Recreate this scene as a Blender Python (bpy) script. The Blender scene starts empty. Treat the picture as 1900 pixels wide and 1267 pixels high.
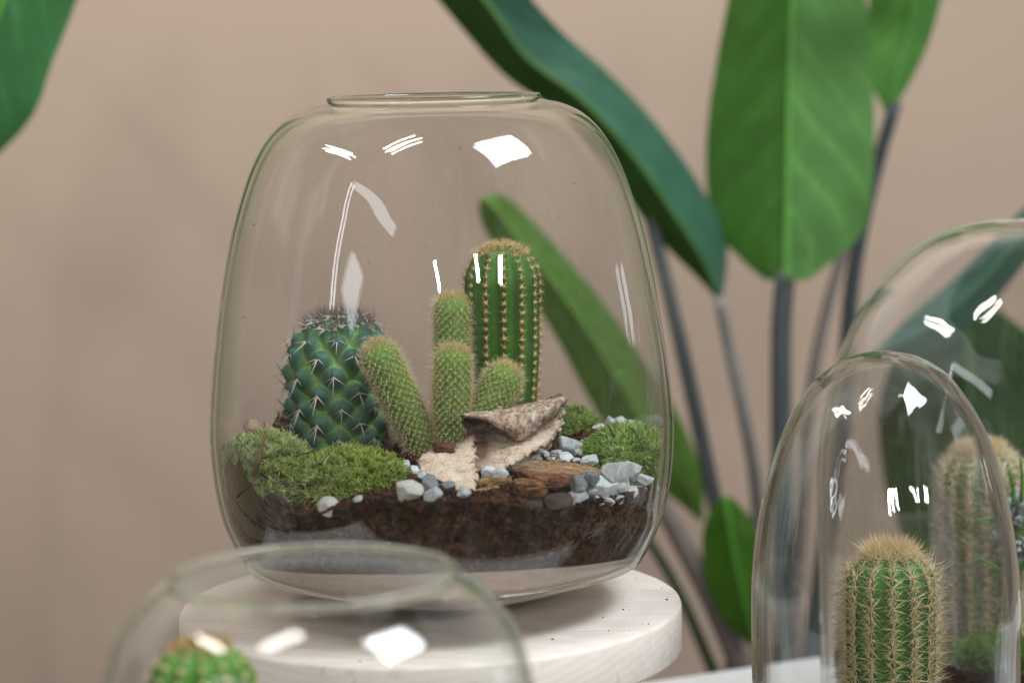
import bpy, math, random
import numpy as np
from mathutils import Vector, Matrix, Quaternion

SC = bpy.context.scene
COL = SC.collection
S = 0.01                                    # every measure below is in centimetres
rng = np.random.default_rng(7)
random.seed(7)

# ------------------------------------------------------------------ camera
CAM = np.array([0.0, -135.0, 31.5])
YAW, PITCH, ROLL = math.radians(1.72), math.radians(7.03), math.radians(1.3)
FPX = 1900 * 85 / 36
_f = np.array([math.sin(YAW) * math.cos(PITCH), math.cos(YAW) * math.cos(PITCH), -math.sin(PITCH)])
_r0 = np.array([math.cos(YAW), -math.sin(YAW), 0.0])
_u0 = np.cross(_r0, _f)
_r = _r0 * math.cos(ROLL) - _u0 * math.sin(ROLL)
_u = _u0 * math.cos(ROLL) + _r0 * math.sin(ROLL)
cd = bpy.data.cameras.new("camera")
cam = bpy.data.objects.new("camera", cd)
COL.objects.link(cam)
m = Matrix.Identity(4)
for i in range(3):
    m[i][0], m[i][1], m[i][2], m[i][3] = _r[i], _u[i], -_f[i], CAM[i] * S
cam.matrix_world = m
cd.sensor_width, cd.lens = 36, 85
cd.clip_start, cd.clip_end = 0.05, 50
cd.dof.use_dof = True
cd.dof.focus_distance = 133.8 * S
cd.dof.aperture_fstop = 4.7
SC.camera = cam

# ------------------------------------------------------------------ world, lamps, exposure
W = bpy.data.worlds.new("World")
SC.world = W
W.use_nodes = True
W.node_tree.nodes["Background"].inputs[0].default_value = (1.0, 0.97, 0.93, 1)
W.node_tree.nodes["Background"].inputs[1].default_value = 0.10
SC.view_settings.view_transform = 'Standard'
SC.view_settings.look = 'None'
SC.view_settings.exposure = 0.0
SC.view_settings.gamma = 1.0
SC.cycles.max_bounces = 12
SC.cycles.diffuse_bounces = 3
SC.cycles.glossy_bounces = 4
SC.cycles.transmission_bounces = 8
SC.cycles.transparent_max_bounces = 48
SC.cycles.use_denoising = True
SC.cycles.sample_clamp_indirect = 4.0
SC.cycles.caustics_reflective = False
SC.cycles.caustics_refractive = False


def lamp(name, loc, u, v, su, sv, L, col):
    """rectangular lamp centred at loc with its sides su, sv (cm) along u and v; it shines along u x v with radiance L"""
    u = Vector(u).normalized(); v = Vector(v); v = (v - u * v.dot(u)).normalized()
    w = u.cross(v)
    ld = bpy.data.lights.new(name, 'AREA')
    ld.shape = 'RECTANGLE'
    ld.size, ld.size_y = su * S, sv * S
    ld.energy = L * math.pi * su * S * sv * S
    ld.color = col
    o = bpy.data.objects.new(name, ld)
    COL.objects.link(o)
    o.matrix_world = Matrix.Translation(Vector(loc) * S) @ Matrix((u, v, -w)).transposed().to_4x4()
    return o


def tube_lamp(p, q, width, L, col=(1.0, 0.96, 0.89)):
    p, q = Vector(p), Vector(q)
    d = q - p
    return lamp("ceiling_tube", (p + q) / 2, d, Vector((d.y, -d.x, 0)), d.length, width, L, col)


# the skylight up on the right, a far window on the right, and rows of ceiling tubes
_wu, _wv = Vector((0.55, 0.83, 0)).normalized(), Vector((0.8, 0, -0.55)).normalized()
for k in (-1, 1):                           # two panes with a bar between
    lamp("window_lamp", Vector((119, -59, 205)) + _wu * 24 * k, _wu, _wv, 45, 74, 27, (0.88, 0.94, 1.0))


def facing_lamp(name, p, q, width, L, col):
    """strip from p to q turned to the jars"""
    p, q = Vector(p), Vector(q)
    d = (q - p).normalized(); c = (p + q) / 2
    w = (Vector((0, 0, 18)) - c).normalized()
    return lamp(name, c, d, w.cross(d), (q - p).length, width, L, col)


# a window on the left front: its lit frame, a pane low down, a bright head
DAY = (0.9, 0.95, 1.0)
facing_lamp("window_lamp", (-252, -163, 77), (-252, -163, 235), 5, 14, DAY)
facing_lamp("window_lamp", (-225, -200, 78), (-210, -216, 116), 46, 4, DAY)
facing_lamp("window_lamp", (-250, -165, 232), (-125, -272, 172), 20, 3.5, DAY)
facing_lamp("window_lamp", (365, 165, 20), (365, 165, 62), 24, 4, (0.85, 0.93, 1.0))
for dx in (-9, 9):
    tube_lamp((-233 + dx, 42, 250), (-198 + dx, -70, 250), 5, 55)
    tube_lamp((-103 - dx * .6, -105 + dx, 250), (-27 - dx * .6, -52 + dx, 250), 5, 55)
def far_tube(p, q, width, L):
    """a row of tubes far behind the camera, its reflector turned to the tables"""
    p, q = Vector(p), Vector(q)
    d = (q - p).normalized(); c = (p + q) / 2
    w = (Vector((0, 0, 15)) - c).normalized()
    v = w.cross(d)
    return lamp("ceiling_tube", c, d, v, (q - p).length, width, L, (1.0, 0.97, 0.92))


far_tube((-22, -640, 250), (10, -820, 250), 12, 340)
far_tube((218, -570, 250), (290, -740, 250), 12, 340)
far_tube((378, -540, 250), (460, -700, 250), 12, 340)
# added unseen lamp over the plant, brightening the wall behind
lamp("added_wall_lamp", (-15, 30, 175), (1, 0, 0), (0, 0, -1), 170, 24, 46, (1.0, 0.96, 0.91))


# ------------------------------------------------------------------ pixel helpers (photo pixel at a chosen depth)


def ray(px, py):
    return _f + _r * ((px - 950) / FPX) + _u * ((633.5 - py) / FPX)


def D(px, py, y):
    d = ray(px, py)
    return CAM + d * ((y - CAM[1]) / d[1])


def G(px, py, z):
    d = ray(px, py)
    return CAM + d * ((z - CAM[2]) / d[2])


def pxcm(y):                                # photo pixels per centimetre at depth y
    return FPX / (y - CAM[1])


# ------------------------------------------------------------------ numpy noise
def _h(i, j, k, s):
    n = (i * 374761393 + j * 668265263 + k * 2147483647 + s * 1274126177) & 0xFFFFFFFF
    n = ((n ^ (n >> 13)) * 1274126177) & 0xFFFFFFFF
    return ((n ^ (n >> 16)) & 0xFFFF) / 65535.0


def noise(P, f=1.0, seed=0):
    P = np.asarray(P, float) * f
    I = np.floor(P).astype(np.int64)
    t = P - I
    t = t * t * (3 - 2 * t)
    v = 0
    for a in (0, 1):
        for b in (0, 1):
            for c in (0, 1):
                w = (t[..., 0] if a else 1 - t[..., 0]) * (t[..., 1] if b else 1 - t[..., 1]) * (t[..., 2] if c else 1 - t[..., 2])
                v = v + w * _h(I[..., 0] + a, I[..., 1] + b, I[..., 2] + c, seed)
    return v * 2 - 1


def fbm(P, f=1.0, o=4, seed=0):
    v, a = 0, 1.0
    for i in range(o):
        v = v + a * noise(P, f * 2 ** i, seed + i * 17)
        a *= 0.5
    return v / 1.9


# ------------------------------------------------------------------ mesh helpers
def mesh(name, V, quads=None, tris=None, mats=(), col=None, smooth=True, midx=None):
    V = np.asarray(V, np.float32) * S
    me = bpy.data.meshes.new(name)
    fs, starts, tot = [], [], 0
    if quads is not None and len(quads):
        q = np.asarray(quads, np.int32)
        fs.append(q.ravel()); starts.append(np.arange(len(q)) * 4); tot = len(q) * 4
    if tris is not None and len(tris):
        t = np.asarray(tris, np.int32)
        fs.append(t.ravel()); starts.append(tot + np.arange(len(t)) * 3)
    li = np.concatenate(fs); st = np.concatenate(starts).astype(np.int32)
    me.vertices.add(len(V)); me.vertices.foreach_set("co", V.ravel())
    me.loops.add(len(li)); me.loops.foreach_set("vertex_index", li)
    me.polygons.add(len(st)); me.polygons.foreach_set("loop_start", st)
    for x in mats:
        me.materials.append(x)
    if midx is not None:
        me.polygons.foreach_set("material_index", np.asarray(midx, np.int32))
    me.update(calc_edges=True)
    me.validate()
    me.polygons.foreach_set("use_smooth", np.full(len(me.polygons), smooth, bool))
    if col is not None:
        c = np.asarray(col, np.float32)
        if c.shape[1] == 3:
            c = np.hstack([c, np.ones((len(c), 1), np.float32)])
        at = me.color_attributes.new("Col", 'FLOAT_COLOR', 'POINT')
        at.data.foreach_set("color", c.ravel())
    return me


def obj(name, me, parent=None, loc=None, kind=None, label=None, cat=None, group=None):
    o = bpy.data.objects.new(name, me)
    COL.objects.link(o)
    if parent is not None:
        o.parent = parent
    if loc is not None:
        o.location = Vector([float(v) for v in loc]) * S
    if kind: o["kind"] = kind
    if label: o["label"] = label
    if cat: o["category"] = cat
    if group: o["group"] = group
    return o


def grid_quads(nu, nv, wrap_v=False):
    """nu rows by nv columns"""
    i = np.arange(nu - 1)[:, None]
    j = np.arange(nv if wrap_v else nv - 1)[None, :]
    j2 = (j + 1) % nv
    return np.stack([i * nv + j, i * nv + j2, (i + 1) * nv + j2, (i + 1) * nv + j], -1).reshape(-1, 4)


def spline(P, n):
    """Catmull-Rom through P sampled at n points, by chord length"""
    P = np.asarray(P, float)
    Q = np.vstack([2 * P[0] - P[1], P, 2 * P[-1] - P[-2]])
    d = np.sqrt(np.linalg.norm(np.diff(P, axis=0), axis=1)) ** 2 + 1e-9
    t = np.concatenate([[0], np.cumsum(d)])
    ts = np.linspace(0, t[-1], n)
    k = np.clip(np.searchsorted(t, ts, side='right') - 1, 0, len(P) - 2)
    u = ((ts - t[k]) / d[k])[:, None]
    p0, p1, p2, p3 = Q[k], Q[k + 1], Q[k + 2], Q[k + 3]
    return 0.5 * ((2 * p1) + (-p0 + p2) * u + (2 * p0 - 5 * p1 + 4 * p2 - p3) * u ** 2 + (-p0 + 3 * p1 - 3 * p2 + p3) * u ** 3)


def lathe(prof, n=128):
    prof = np.asarray(prof, float)
    th = np.linspace(0, 2 * math.pi, n, endpoint=False)
    V = np.stack([prof[:, 0:1] * np.cos(th), prof[:, 0:1] * np.sin(th), np.repeat(prof[:, 1:2], n, 1)], -1).reshape(-1, 3)
    return V, grid_quads(len(prof), n, True)


def tube(P, R, n=10, rough=0.0, seed=0):
    """tube along the points P with radii R, closed ends"""
    P = np.asarray(P, float)
    R = np.broadcast_to(np.asarray(R, float), (len(P),))
    T = np.gradient(P, axis=0)
    T /= np.linalg.norm(T, axis=1)[:, None] + 1e-9
    ref = np.array([0.31, 0.17, 0.93]) if abs(T[0] @ np.array([0.31, 0.17, 0.93])) < 0.9 else np.array([1.0, 0, 0])
    A = np.cross(T, ref); A /= np.linalg.norm(A, axis=1)[:, None]
    B = np.cross(T, A)
    th = np.linspace(0, 2 * math.pi, n, endpoint=False)
    V = P[:, None] + R[:, None, None] * (A[:, None] * np.cos(th)[None, :, None] + B[:, None] * np.sin(th)[None, :, None])
    V = V.reshape(-1, 3)
    if rough:
        V = V + rough * np.stack([noise(V, 6, seed + k) for k in range(3)], -1)
    q = grid_quads(len(P), n, True)
    k = len(V)
    V = np.vstack([V, P[0], P[-1]])
    j = np.arange(n); j2 = (j + 1) % n
    t = np.vstack([np.stack([np.full(n, k), j2, j], -1), np.stack([np.full(n, k + 1), (len(P) - 1) * n + j, (len(P) - 1) * n + j2], -1)])
    return V, q, t


def cat_meshes(parts):
    Vs, Qs, Ts, n = [], [], [], 0
    for V, q, t in parts:
        Vs.append(V)
        if q is not None and len(q): Qs.append(np.asarray(q) + n)
        if t is not None and len(t): Ts.append(np.asarray(t) + n)
        n += len(V)
    return np.vstack(Vs), (np.vstack(Qs) if Qs else None), (np.vstack(Ts) if Ts else None)


def ico(sub):
    import bmesh
    b = bmesh.new()
    bmesh.ops.create_icosphere(b, subdivisions=sub, radius=1.0)
    V = np.array([v.co[:] for v in b.verts])
    T = np.array([[v.index for v in f.verts] for f in b.faces])
    b.free()
    return V, T


ICO1, ICO3, ICO5 = ico(1), ico(4), ico(6)


def unit(v):
    return v / (np.linalg.norm(v, axis=-1, keepdims=True) + 1e-12)


def basis(N):
    ref = np.where(np.abs(N[:, 2:3]) < 0.9, np.array([[0, 0, 1.0]]), np.array([[1.0, 0, 0]]))
    A = unit(np.cross(ref, N))
    return A, np.cross(N, A)


def spines(P, N, k, ang, length, w, c0, c1, jit=0.25, azim=None):
    """k thin three-sided cones on each point; ang = (min, max) degrees away from N; returns V, T, C"""
    n = len(P)
    A, B = basis(N)
    ph = (np.arange(k)[None, :] / k * 2 * math.pi + rng.uniform(0, 6.28, (n, 1)) + rng.normal(0, jit, (n, k)))
    an = np.radians(rng.uniform(ang[0], ang[1], (n, k)))
    L = rng.uniform(length[0], length[1], (n, k))
    Dn = (N[:, None] * np.cos(an)[..., None] + (A[:, None] * np.cos(ph)[..., None] + B[:, None] * np.sin(ph)[..., None]) * np.sin(an)[..., None])
    Pf = np.repeat(P[:, None], k, 1).reshape(-1, 3)
    Dn = Dn.reshape(-1, 3); L = L.reshape(-1, 1)
    a, b = basis(Dn)
    ww = w * rng.uniform(0.75, 1.2, (len(Pf), 1))
    V = np.stack([Pf + a * ww, Pf + (-0.5 * a + 0.866 * b) * ww, Pf + (-0.5 * a - 0.866 * b) * ww, Pf + Dn * L], 1).reshape(-1, 3)
    i = np.arange(len(Pf))[:, None] * 4
    T = np.stack([np.hstack([i, i + 1, i + 3]), np.hstack([i + 1, i + 2, i + 3]), np.hstack([i + 2, i, i + 3])], 1).reshape(-1, 3)
    tone = rng.uniform(0.8, 1.15, (len(Pf), 1, 1))
    C = np.array([c0, c0, c0, c1])[None] * tone
    return V, T, C.reshape(-1, 3)


def blobs(P, N, r, c, flat=0.6):
    """small areole cushions"""
    V0, T0 = ICO1
    A, B = basis(N)
    rr = r * rng.uniform(0.8, 1.2, (len(P), 1, 1))
    V = P[:, None] + rr * (A[:, None] * V0[None, :, 0:1] + B[:, None] * V0[None, :, 1:2] + N[:, None] * V0[None, :, 2:3] * flat)
    T = (T0[None] + (np.arange(len(P)) * len(V0))[:, None, None]).reshape(-1, 3)
    C = np.array(c)[None, None] * rng.uniform(0.8, 1.15, (len(P), 1, 1)) * np.ones((1, len(V0), 1))
    return V.reshape(-1, 3), T, C.reshape(-1, 3)


# ------------------------------------------------------------------ materials
class NT:
    def __init__(self, name):
        self.m = bpy.data.materials.new(name)
        self.m.use_nodes = True
        self.t = self.m.node_tree
        self.b = self.t.nodes["Principled BSDF"]
        self.out = self.t.nodes["Material Output"]

    def n(self, kind, **kw):
        x = self.t.nodes.new(kind)
        for k, v in kw.items():
            if k.startswith("i_"):
                key = k[2:]
                key = int(key) if key.isdigit() else key.replace("_", " ")
                x.inputs[key].default_value = v
            else:
                setattr(x, k, v)
        return x

    def l(self, a, b):
        self.t.links.new(a, b)

    def math(self, op, a, b=None, clamp=False):
        x = self.n("ShaderNodeMath", operation=op, use_clamp=clamp)
        for i, v in enumerate((a, b)):
            if v is None: continue
            if isinstance(v, (int, float)): x.inputs[i].default_value = v
            else: self.l(v, x.inputs[i])
        return x.outputs[0]

    def coord(self, scale=(1, 1, 1), kind="Object", rot=(0, 0, 0)):
        tc = self.n("ShaderNodeTexCoord")
        mp = self.n("ShaderNodeMapping")
        mp.inputs["Scale"].default_value = scale
        mp.inputs["Rotation"].default_value = rot
        self.l(tc.outputs[kind], mp.inputs[0])
        return mp.outputs[0]

    def noise(self, co, scale, detail=5, rough=0.6):
        x = self.n("ShaderNodeTexNoise")
        x.inputs["Scale"].default_value = scale
        x.inputs["Detail"].default_value = detail
        x.inputs["Roughness"].default_value = rough
        self.l(co, x.inputs["Vector"])
        return x.outputs[0]

    def ramp(self, fac, stops):
        x = self.n("ShaderNodeValToRGB")
        e = x.color_ramp.elements
        while len(e) < len(stops): e.new(0.5)
        for el, (p, c) in zip(e, stops):
            el.position = p; el.color = (*c, 1) if len(c) == 3 else c
        self.l(fac, x.inputs[0])
        return x.outputs[0]

    def mix(self, fac, a, b, mode='MIX'):
        x = self.n("ShaderNodeMix", data_type='RGBA', blend_type=mode)
        for s, v in ((x.inputs[0], fac), (x.inputs[6], a), (x.inputs[7], b)):
            if isinstance(v, (int, float)): s.default_value = v
            elif isinstance(v, tuple): s.default_value = (*v, 1)
            else: self.l(v, s)
        return x.outputs[2]

    def attr(self, name="Col"):
        return self.n("ShaderNodeAttribute", attribute_name=name).outputs[0]

    def bump(self, h, strength=0.5, dist=0.001):
        x = self.n("ShaderNodeBump")
        x.inputs["Strength"].default_value = strength
        x.inputs["Distance"].default_value = dist
        self.l(h, x.inputs["Height"])
        self.l(x.outputs[0], self.b.inputs["Normal"])

    def base(self, c, rough=0.6, spec=0.5):
        s = self.b.inputs["Base Color"]
        if isinstance(c, tuple): s.default_value = (*c, 1)
        else: self.l(c, s)
        self.b.inputs["Roughness"].default_value = rough
        self.b.inputs["Specular IOR Level"].default_value = spec
        return self


def attr_mat(name, rough=0.6, spec=0.4, nscale=400, namt=0.25, bump=0.0, sss=0.0, trans=0.0):
    t = NT(name)
    a = t.attr()
    nz = t.noise(t.coord(), nscale, 4)
    v = t.ramp(nz, [(0.25, (1 - namt,) * 3), (0.75, (1 + namt * 0.6,) * 3)])
    c = t.mix(1.0, a, v, 'MULTIPLY')
    t.base(c, rough, spec)
    if bump:
        t.bump(nz, bump, 0.0005)
    if sss:
        t.b.inputs["Subsurface Weight"].default_value = sss
        t.b.inputs["Subsurface Radius"].default_value = (0.3, 0.6, 0.1)
        t.b.inputs["Subsurface Scale"].default_value = 0.004
    if trans:
        tr = t.n("ShaderNodeBsdfTranslucent")
        t.l(c, tr.inputs[0])
        ms = t.n("ShaderNodeMixShader")
        ms.inputs[0].default_value = trans
        t.l(t.b.outputs[0], ms.inputs[1]); t.l(tr.outputs[0], ms.inputs[2])
        t.l(ms.outputs[0], t.out.inputs[0])
    return t.m


def glass_mat(name, tint=(0.58, 0.72, 0.58), wav=0.0, smear=0.0, clear=0.988, wscale=(60, 60, 8), zone=(0.80, 0.90)):
    """clear thin-walled glass: what lies behind shows through, absorbed along the slanting path, under a mirror film"""
    t = NT(name)
    t.t.nodes.remove(t.b)
    ge = t.n("ShaderNodeNewGeometry")
    nrm = ge.outputs["Normal"]
    if wav:
        bp = t.n("ShaderNodeBump")
        bp.inputs["Strength"].default_value = wav
        bp.inputs["Distance"].default_value = 0.004
        t.l(t.noise(t.coord(wscale), 1.0, 2, 0.5), bp.inputs["Height"])
        nrm = bp.outputs[0]
    dt = t.n("ShaderNodeVectorMath", operation='DOT_PRODUCT')
    t.l(nrm, dt.inputs[0]); t.l(ge.outputs["Incoming"], dt.inputs[1])
    c = t.math('MINIMUM', t.math('ABSOLUTE', dt.outputs["Value"]), 1.0)
    omc = t.math('SUBTRACT', 1.0, c)
    F = t.math('ADD', 0.04, t.math('MULTIPLY', t.math('POWER', omc, 5.0), 0.96), clamp=True)
    # cos inside the glass sqrt(1-(1-c^2)/2.25) ; absorption over the remaining thickness grows towards the rim
    tcol = t.ramp(omc, [(0.0, (clear,) * 3), (0.6, (clear - 0.006, clear, clear - 0.008)), (0.86, tuple(0.45 * clear + 0.55 * x for x in tint)), (1.0, tuple(x * x for x in tint))])
    tr0 = t.n("ShaderNodeBsdfTransparent"); t.l(tcol, tr0.inputs[0])
    rf = t.n("ShaderNodeBsdfRefraction"); rf.inputs["IOR"].default_value = 1.5; rf.inputs["Roughness"].default_value = 0.0
    rf.inputs[0].default_value = (0.86, 0.94, 0.86, 1)
    if wav: t.l(nrm, rf.inputs["Normal"])
    tr = t.n("ShaderNodeMixShader")
    t.l(t.ramp(omc, [(zone[0], (0, 0, 0)), (zone[1], (1, 1, 1))]), tr.inputs[0])
    t.l(tr0.outputs[0], tr.inputs[1]); t.l(rf.outputs[0], tr.inputs[2])
    gl = t.n("ShaderNodeBsdfGlossy"); gl.inputs["Roughness"].default_value = 0.0
    gl.inputs[0].default_value = (1, 1, 1, 1)
    if wav: t.l(nrm, gl.inputs["Normal"])
    ms = t.n("ShaderNodeMixShader")
    t.l(F, ms.inputs[0]); t.l(tr.outputs[0], ms.inputs[1]); t.l(gl.outputs[0], ms.inputs[2])
    last = ms.outputs[0]
    if smear:
        df = t.n("ShaderNodeBsdfDiffuse"); df.inputs[0].default_value = (0.75, 0.74, 0.72, 1)
        co = t.coord()
        n1 = t.noise(t.coord((1, 1, 0.25)), 55, 5, 0.65)
        n0 = t.noise(t.coord((1, 1, 0.06)), 90, 3, 0.6)
        sp = t.n("ShaderNodeSeparateXYZ"); t.l(co, sp.inputs[0])
        low = t.ramp(t.math('MULTIPLY', sp.outputs[2], 5.0), [(0.1, (1, 1, 1)), (0.42, (0.05, 0.05, 0.05))])
        f = t.ramp(n1, [(0.5, (0, 0, 0)), (0.72, (1, 1, 1))])
        f0 = t.ramp(n0, [(0.48, (0, 0, 0)), (0.72, (1, 1, 1))])
        fac = t.math('ADD', t.math('MULTIPLY', t.math('MULTIPLY', f, low), smear), t.math('MULTIPLY', f0, smear * 0.18), clamp=True)
        m2 = t.n("ShaderNodeMixShader")
        t.l(fac, m2.inputs[0]); t.l(last, m2.inputs[1]); t.l(df.outputs[0], m2.inputs[2])
        last = m2.outputs[0]
    t.l(last, t.out.inputs[0])
    return t.m


# wall
t = NT("beige_plaster")
nz = t.noise(t.coord((1, 1, 1.8)), 1.6, 4)
t.base(t.ramp(nz, [(0.3, (0.322, 0.248, 0.195)), (0.7, (0.347, 0.269, 0.213))]), 0.85, 0.2)
t.bump(t.noise(t.coord(), 220, 3), 0.15, 0.001)
M_WALL = t.m
# pale beech
t = NT("pale_beech")
co = t.coord((14, 90, 90), rot=(0, 0, 0.25))
g1 = t.noise(co, 1.6, 6, 0.6)
rings = t.n("ShaderNodeTexWave", wave_type='RINGS', rings_direction='X')
rings.inputs["Scale"].default_value = 46; rings.inputs["Distortion"].default_value = 3.0
rings.inputs["Detail"].default_value = 2; rings.inputs["Detail Scale"].default_value = 1.0
t.l(t.coord((1, 1, 1.5), rot=(0.1, 0.05, 0.25)), rings.inputs["Vector"])
c = t.mix(0.35, t.ramp(g1, [(0.3, (0.74, 0.66, 0.59)), (0.7, (0.83, 0.77, 0.71))]), t.ramp(rings.outputs[0], [(0.2, (0.73, 0.65, 0.58)), (0.8, (0.83, 0.77, 0.71))]))
fl = t.noise(t.coord((30, 260, 60), rot=(0, 0, 0.25)), 1.0, 2)
c = t.mix(t.ramp(fl, [(0.62, (0, 0, 0)), (0.72, (0.35, 0.35, 0.35))]), c, (0.52, 0.40, 0.31))
t.base(c, 0.55, 0.3)
t.bump(g1, 0.2, 0.0006)
M_BEECH = t.m
t = NT("white_laminate")
t.base(t.ramp(t.noise(t.coord(), 30, 3), [(0.3, (0.72, 0.73, 0.74)), (0.7, (0.78, 0.79, 0.8))]), 0.4, 0.4)
M_WHITE = t.m
# soil
t = NT("dark_potting_soil")
n1 = t.noise(t.coord(), 210, 8, 0.75)
n2 = t.noise(t.coord(), 620, 3, 0.6)
c = t.ramp(n1, [(0.34, (0.012, 0.006, 0.004)), (0.52, (0.074, 0.034, 0.018)), (0.68, (0.23, 0.112, 0.062))])
c = t.mix(t.ramp(n2, [(0.62, (0, 0, 0)), (0.70, (0.7, 0.7, 0.7))]), c, (0.30, 0.17, 0.09))
n3 = t.noise(t.coord(), 420, 3, 0.6)
c = t.mix(t.ramp(n3, [(0.30, (0.85, 0.85, 0.85)), (0.42, (0, 0, 0))]), c, (0.012, 0.006, 0.004))
t.base(c, 0.9, 0.15)
t.bump(t.math('ADD', n1, t.math('MULTIPLY', n2, 0.5)), 1.0, 0.0025)
M_SOIL = t.m
M_SPINE = attr_mat("spine", 0.5, 0.3, 800, 0.1, trans=0.25)
M_AREOLE = attr_mat("areole_wool", 0.9, 0.1, 1500, 0.3)
M_CACTUS = attr_mat("cactus_skin", 0.56, 0.35, 500, 0.22, 0.25)
M_MOSS = attr_mat("moss_blade", 0.7, 0.2, 300, 0.15, trans=0.35)
t = NT("weathered_bark")
a = t.attr()
fb = t.noise(t.coord((90, 700, 700), rot=(0, 0, 0.12)), 1.0, 6, 0.65)
pt = t.noise(t.coord(), 420, 5, 0.65)
c = t.mix(1.0, a, t.ramp(fb, [(0.28, (0.25, 0.22, 0.2)), (0.5, (0.95, 0.95, 0.95)), (0.72, (1.7, 1.65, 1.55))]), 'MULTIPLY')
c = t.mix(t.ramp(pt, [(0.30, (0.8, 0.8, 0.8)), (0.42, (0, 0, 0))]), c, (0.03, 0.018, 0.012))
t.base(c, 0.9, 0.15)
t.bump(t.math('ADD', fb, t.math('MULTIPLY', pt, 0.7)), 1.0, 0.0022)
M_BARKBIT = t.m
M_TWIG = attr_mat("twig_bark", 0.9, 0.15, 600, 0.4, 0.6)
M_STEM = attr_mat("plant_stem", 0.55, 0.35, 60, 0.12)
# pebbles
def pebble_mat(name, a, b, spot):
    t = NT(name)
    oi = t.n("ShaderNodeObjectInfo")
    n1 = t.noise(t.coord(), 260, 6, 0.65)
    n2 = t.noise(t.coord(), 900, 2)
    c = t.ramp(n1, [(0.3, a), (0.7, b)])
    c = t.mix(t.ramp(n2, [(0.60, (0, 0, 0)), (0.70, (0.6, 0.6, 0.6))]), c, spot)
    v = t.math('ADD', 0.8, t.math('MULTIPLY', oi.outputs["Random"], 0.35))
    hs = t.n("ShaderNodeHueSaturation"); t.l(c, hs.inputs["Color"]); t.l(v, hs.inputs["Value"])
    t.base(hs.outputs[0], 0.75, 0.25)
    t.bump(t.math('ADD', n1, n2), 0.6, 0.0012)
    return t.m
M_PEB = pebble_mat("grey_stone", (0.42, 0.445, 0.46), (0.66, 0.685, 0.70), (0.22, 0.22, 0.22))
M_PEBD = pebble_mat("dark_grey_stone", (0.15, 0.165, 0.175), (0.28, 0.29, 0.30), (0.06, 0.06, 0.06))
M_PEBW = pebble_mat("white_stone", (0.62, 0.60, 0.55), (0.80, 0.78, 0.74), (0.5, 0.47, 0.42))
M_PEBO = pebble_mat("ochre_stone", (0.36, 0.22, 0.12), (0.68, 0.55, 0.42), (0.12, 0.08, 0.06))
M_CLOD = pebble_mat("soil_coated_stone", (0.045, 0.028, 0.022), (0.105, 0.072, 0.06), (0.02, 0.014, 0.012))
# birch bark
t = NT("birch_bark")
a = t.attr()
n1 = t.noise(t.coord((1, 1, 1)), 110, 7, 0.7)
n2 = t.noise(t.coord((1, 1, 2.2)), 700, 4, 0.6)
st = t.noise(t.coord((60, 200, 500), rot=(0, 0.35, 0)), 1.0, 4, 0.6)
c = t.ramp(n1, [(0.32, (0.52, 0.33, 0.20)), (0.46, (0.82, 0.66, 0.50)), (0.64, (0.92, 0.80, 0.66))])
c = t.mix(t.ramp(st, [(0.55, (0, 0, 0)), (0.68, (0.6, 0.6, 0.6))]), c, (0.30, 0.20, 0.13))
c = t.mix(t.ramp(n2, [(0.66, (0, 0, 0)), (0.76, (0.7, 0.7, 0.7))]), c, (0.12, 0.075, 0.055))
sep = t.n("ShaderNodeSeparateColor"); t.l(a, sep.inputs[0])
stain = t.noise(t.coord((1.4, 1, 0.55), rot=(0, 0.45, 0)), 260, 5, 0.65)
sf = t.math('MULTIPLY', sep.outputs[0], t.ramp(stain, [(0.38, (0, 0, 0)), (0.60, (0.9, 0.9, 0.9))]))
c = t.mix(sf, c, (0.22, 0.115, 0.085))
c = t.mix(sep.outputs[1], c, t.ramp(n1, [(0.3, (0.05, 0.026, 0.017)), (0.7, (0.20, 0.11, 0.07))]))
t.base(c, 0.75, 0.25)
t.bump(t.math('ADD', n1, t.math('ADD', t.math('MULTIPLY', st, 0.9), n2)), 0.9, 0.0022)
M_BIRCH = t.m
# leaf
def leaf_mat(name, gloss=0.42):
    t = NT(name)
    a = t.attr()
    n1 = t.noise(t.coord(), 26, 4)
    c = t.mix(1.0, a, t.ramp(n1, [(0.3, (0.86,) * 3), (0.7, (1.12,) * 3)]), 'MULTIPLY')
    t.base(c, gloss, 0.4)
    tr = t.n("ShaderNodeBsdfTranslucent"); t.l(c, tr.inputs[0])
    ms = t.n("ShaderNodeMixShader"); ms.inputs[0].default_value = 0.3
    t.l(t.b.outputs[0], ms.inputs[1]); t.l(tr.outputs[0], ms.inputs[2]); t.l(ms.outputs[0], t.out.inputs[0])
    return t.m
M_LEAF = leaf_mat("leaf_blade")
def solid_glass(name):
    t = NT(name)
    t.t.nodes.remove(t.b)
    g = t.n("ShaderNodeBsdfGlass"); g.inputs["IOR"].default_value = 1.5; g.inputs["Roughness"].default_value = 0.0
    g.inputs[0].default_value = (0.95, 0.98, 0.95, 1)
    t.l(g.outputs[0], t.out.inputs[0])
    return t.m
M_RIM = solid_glass("thick_rim_glass")
M_GLASS = glass_mat("jar_glass", smear=0.06)
M_BASE = glass_mat("jar_base_glass", tint=(0.88, 0.92, 0.88), zone=(0.985, 1.0))
M_GLASSW = glass_mat("blown_cloche_glass", tint=(0.62, 0.72, 0.66), wav=0.32, zone=(0.55, 0.85))
M_GLASSF = glass_mat("plain_jar_glass", tint=(0.74, 0.80, 0.74))

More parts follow.
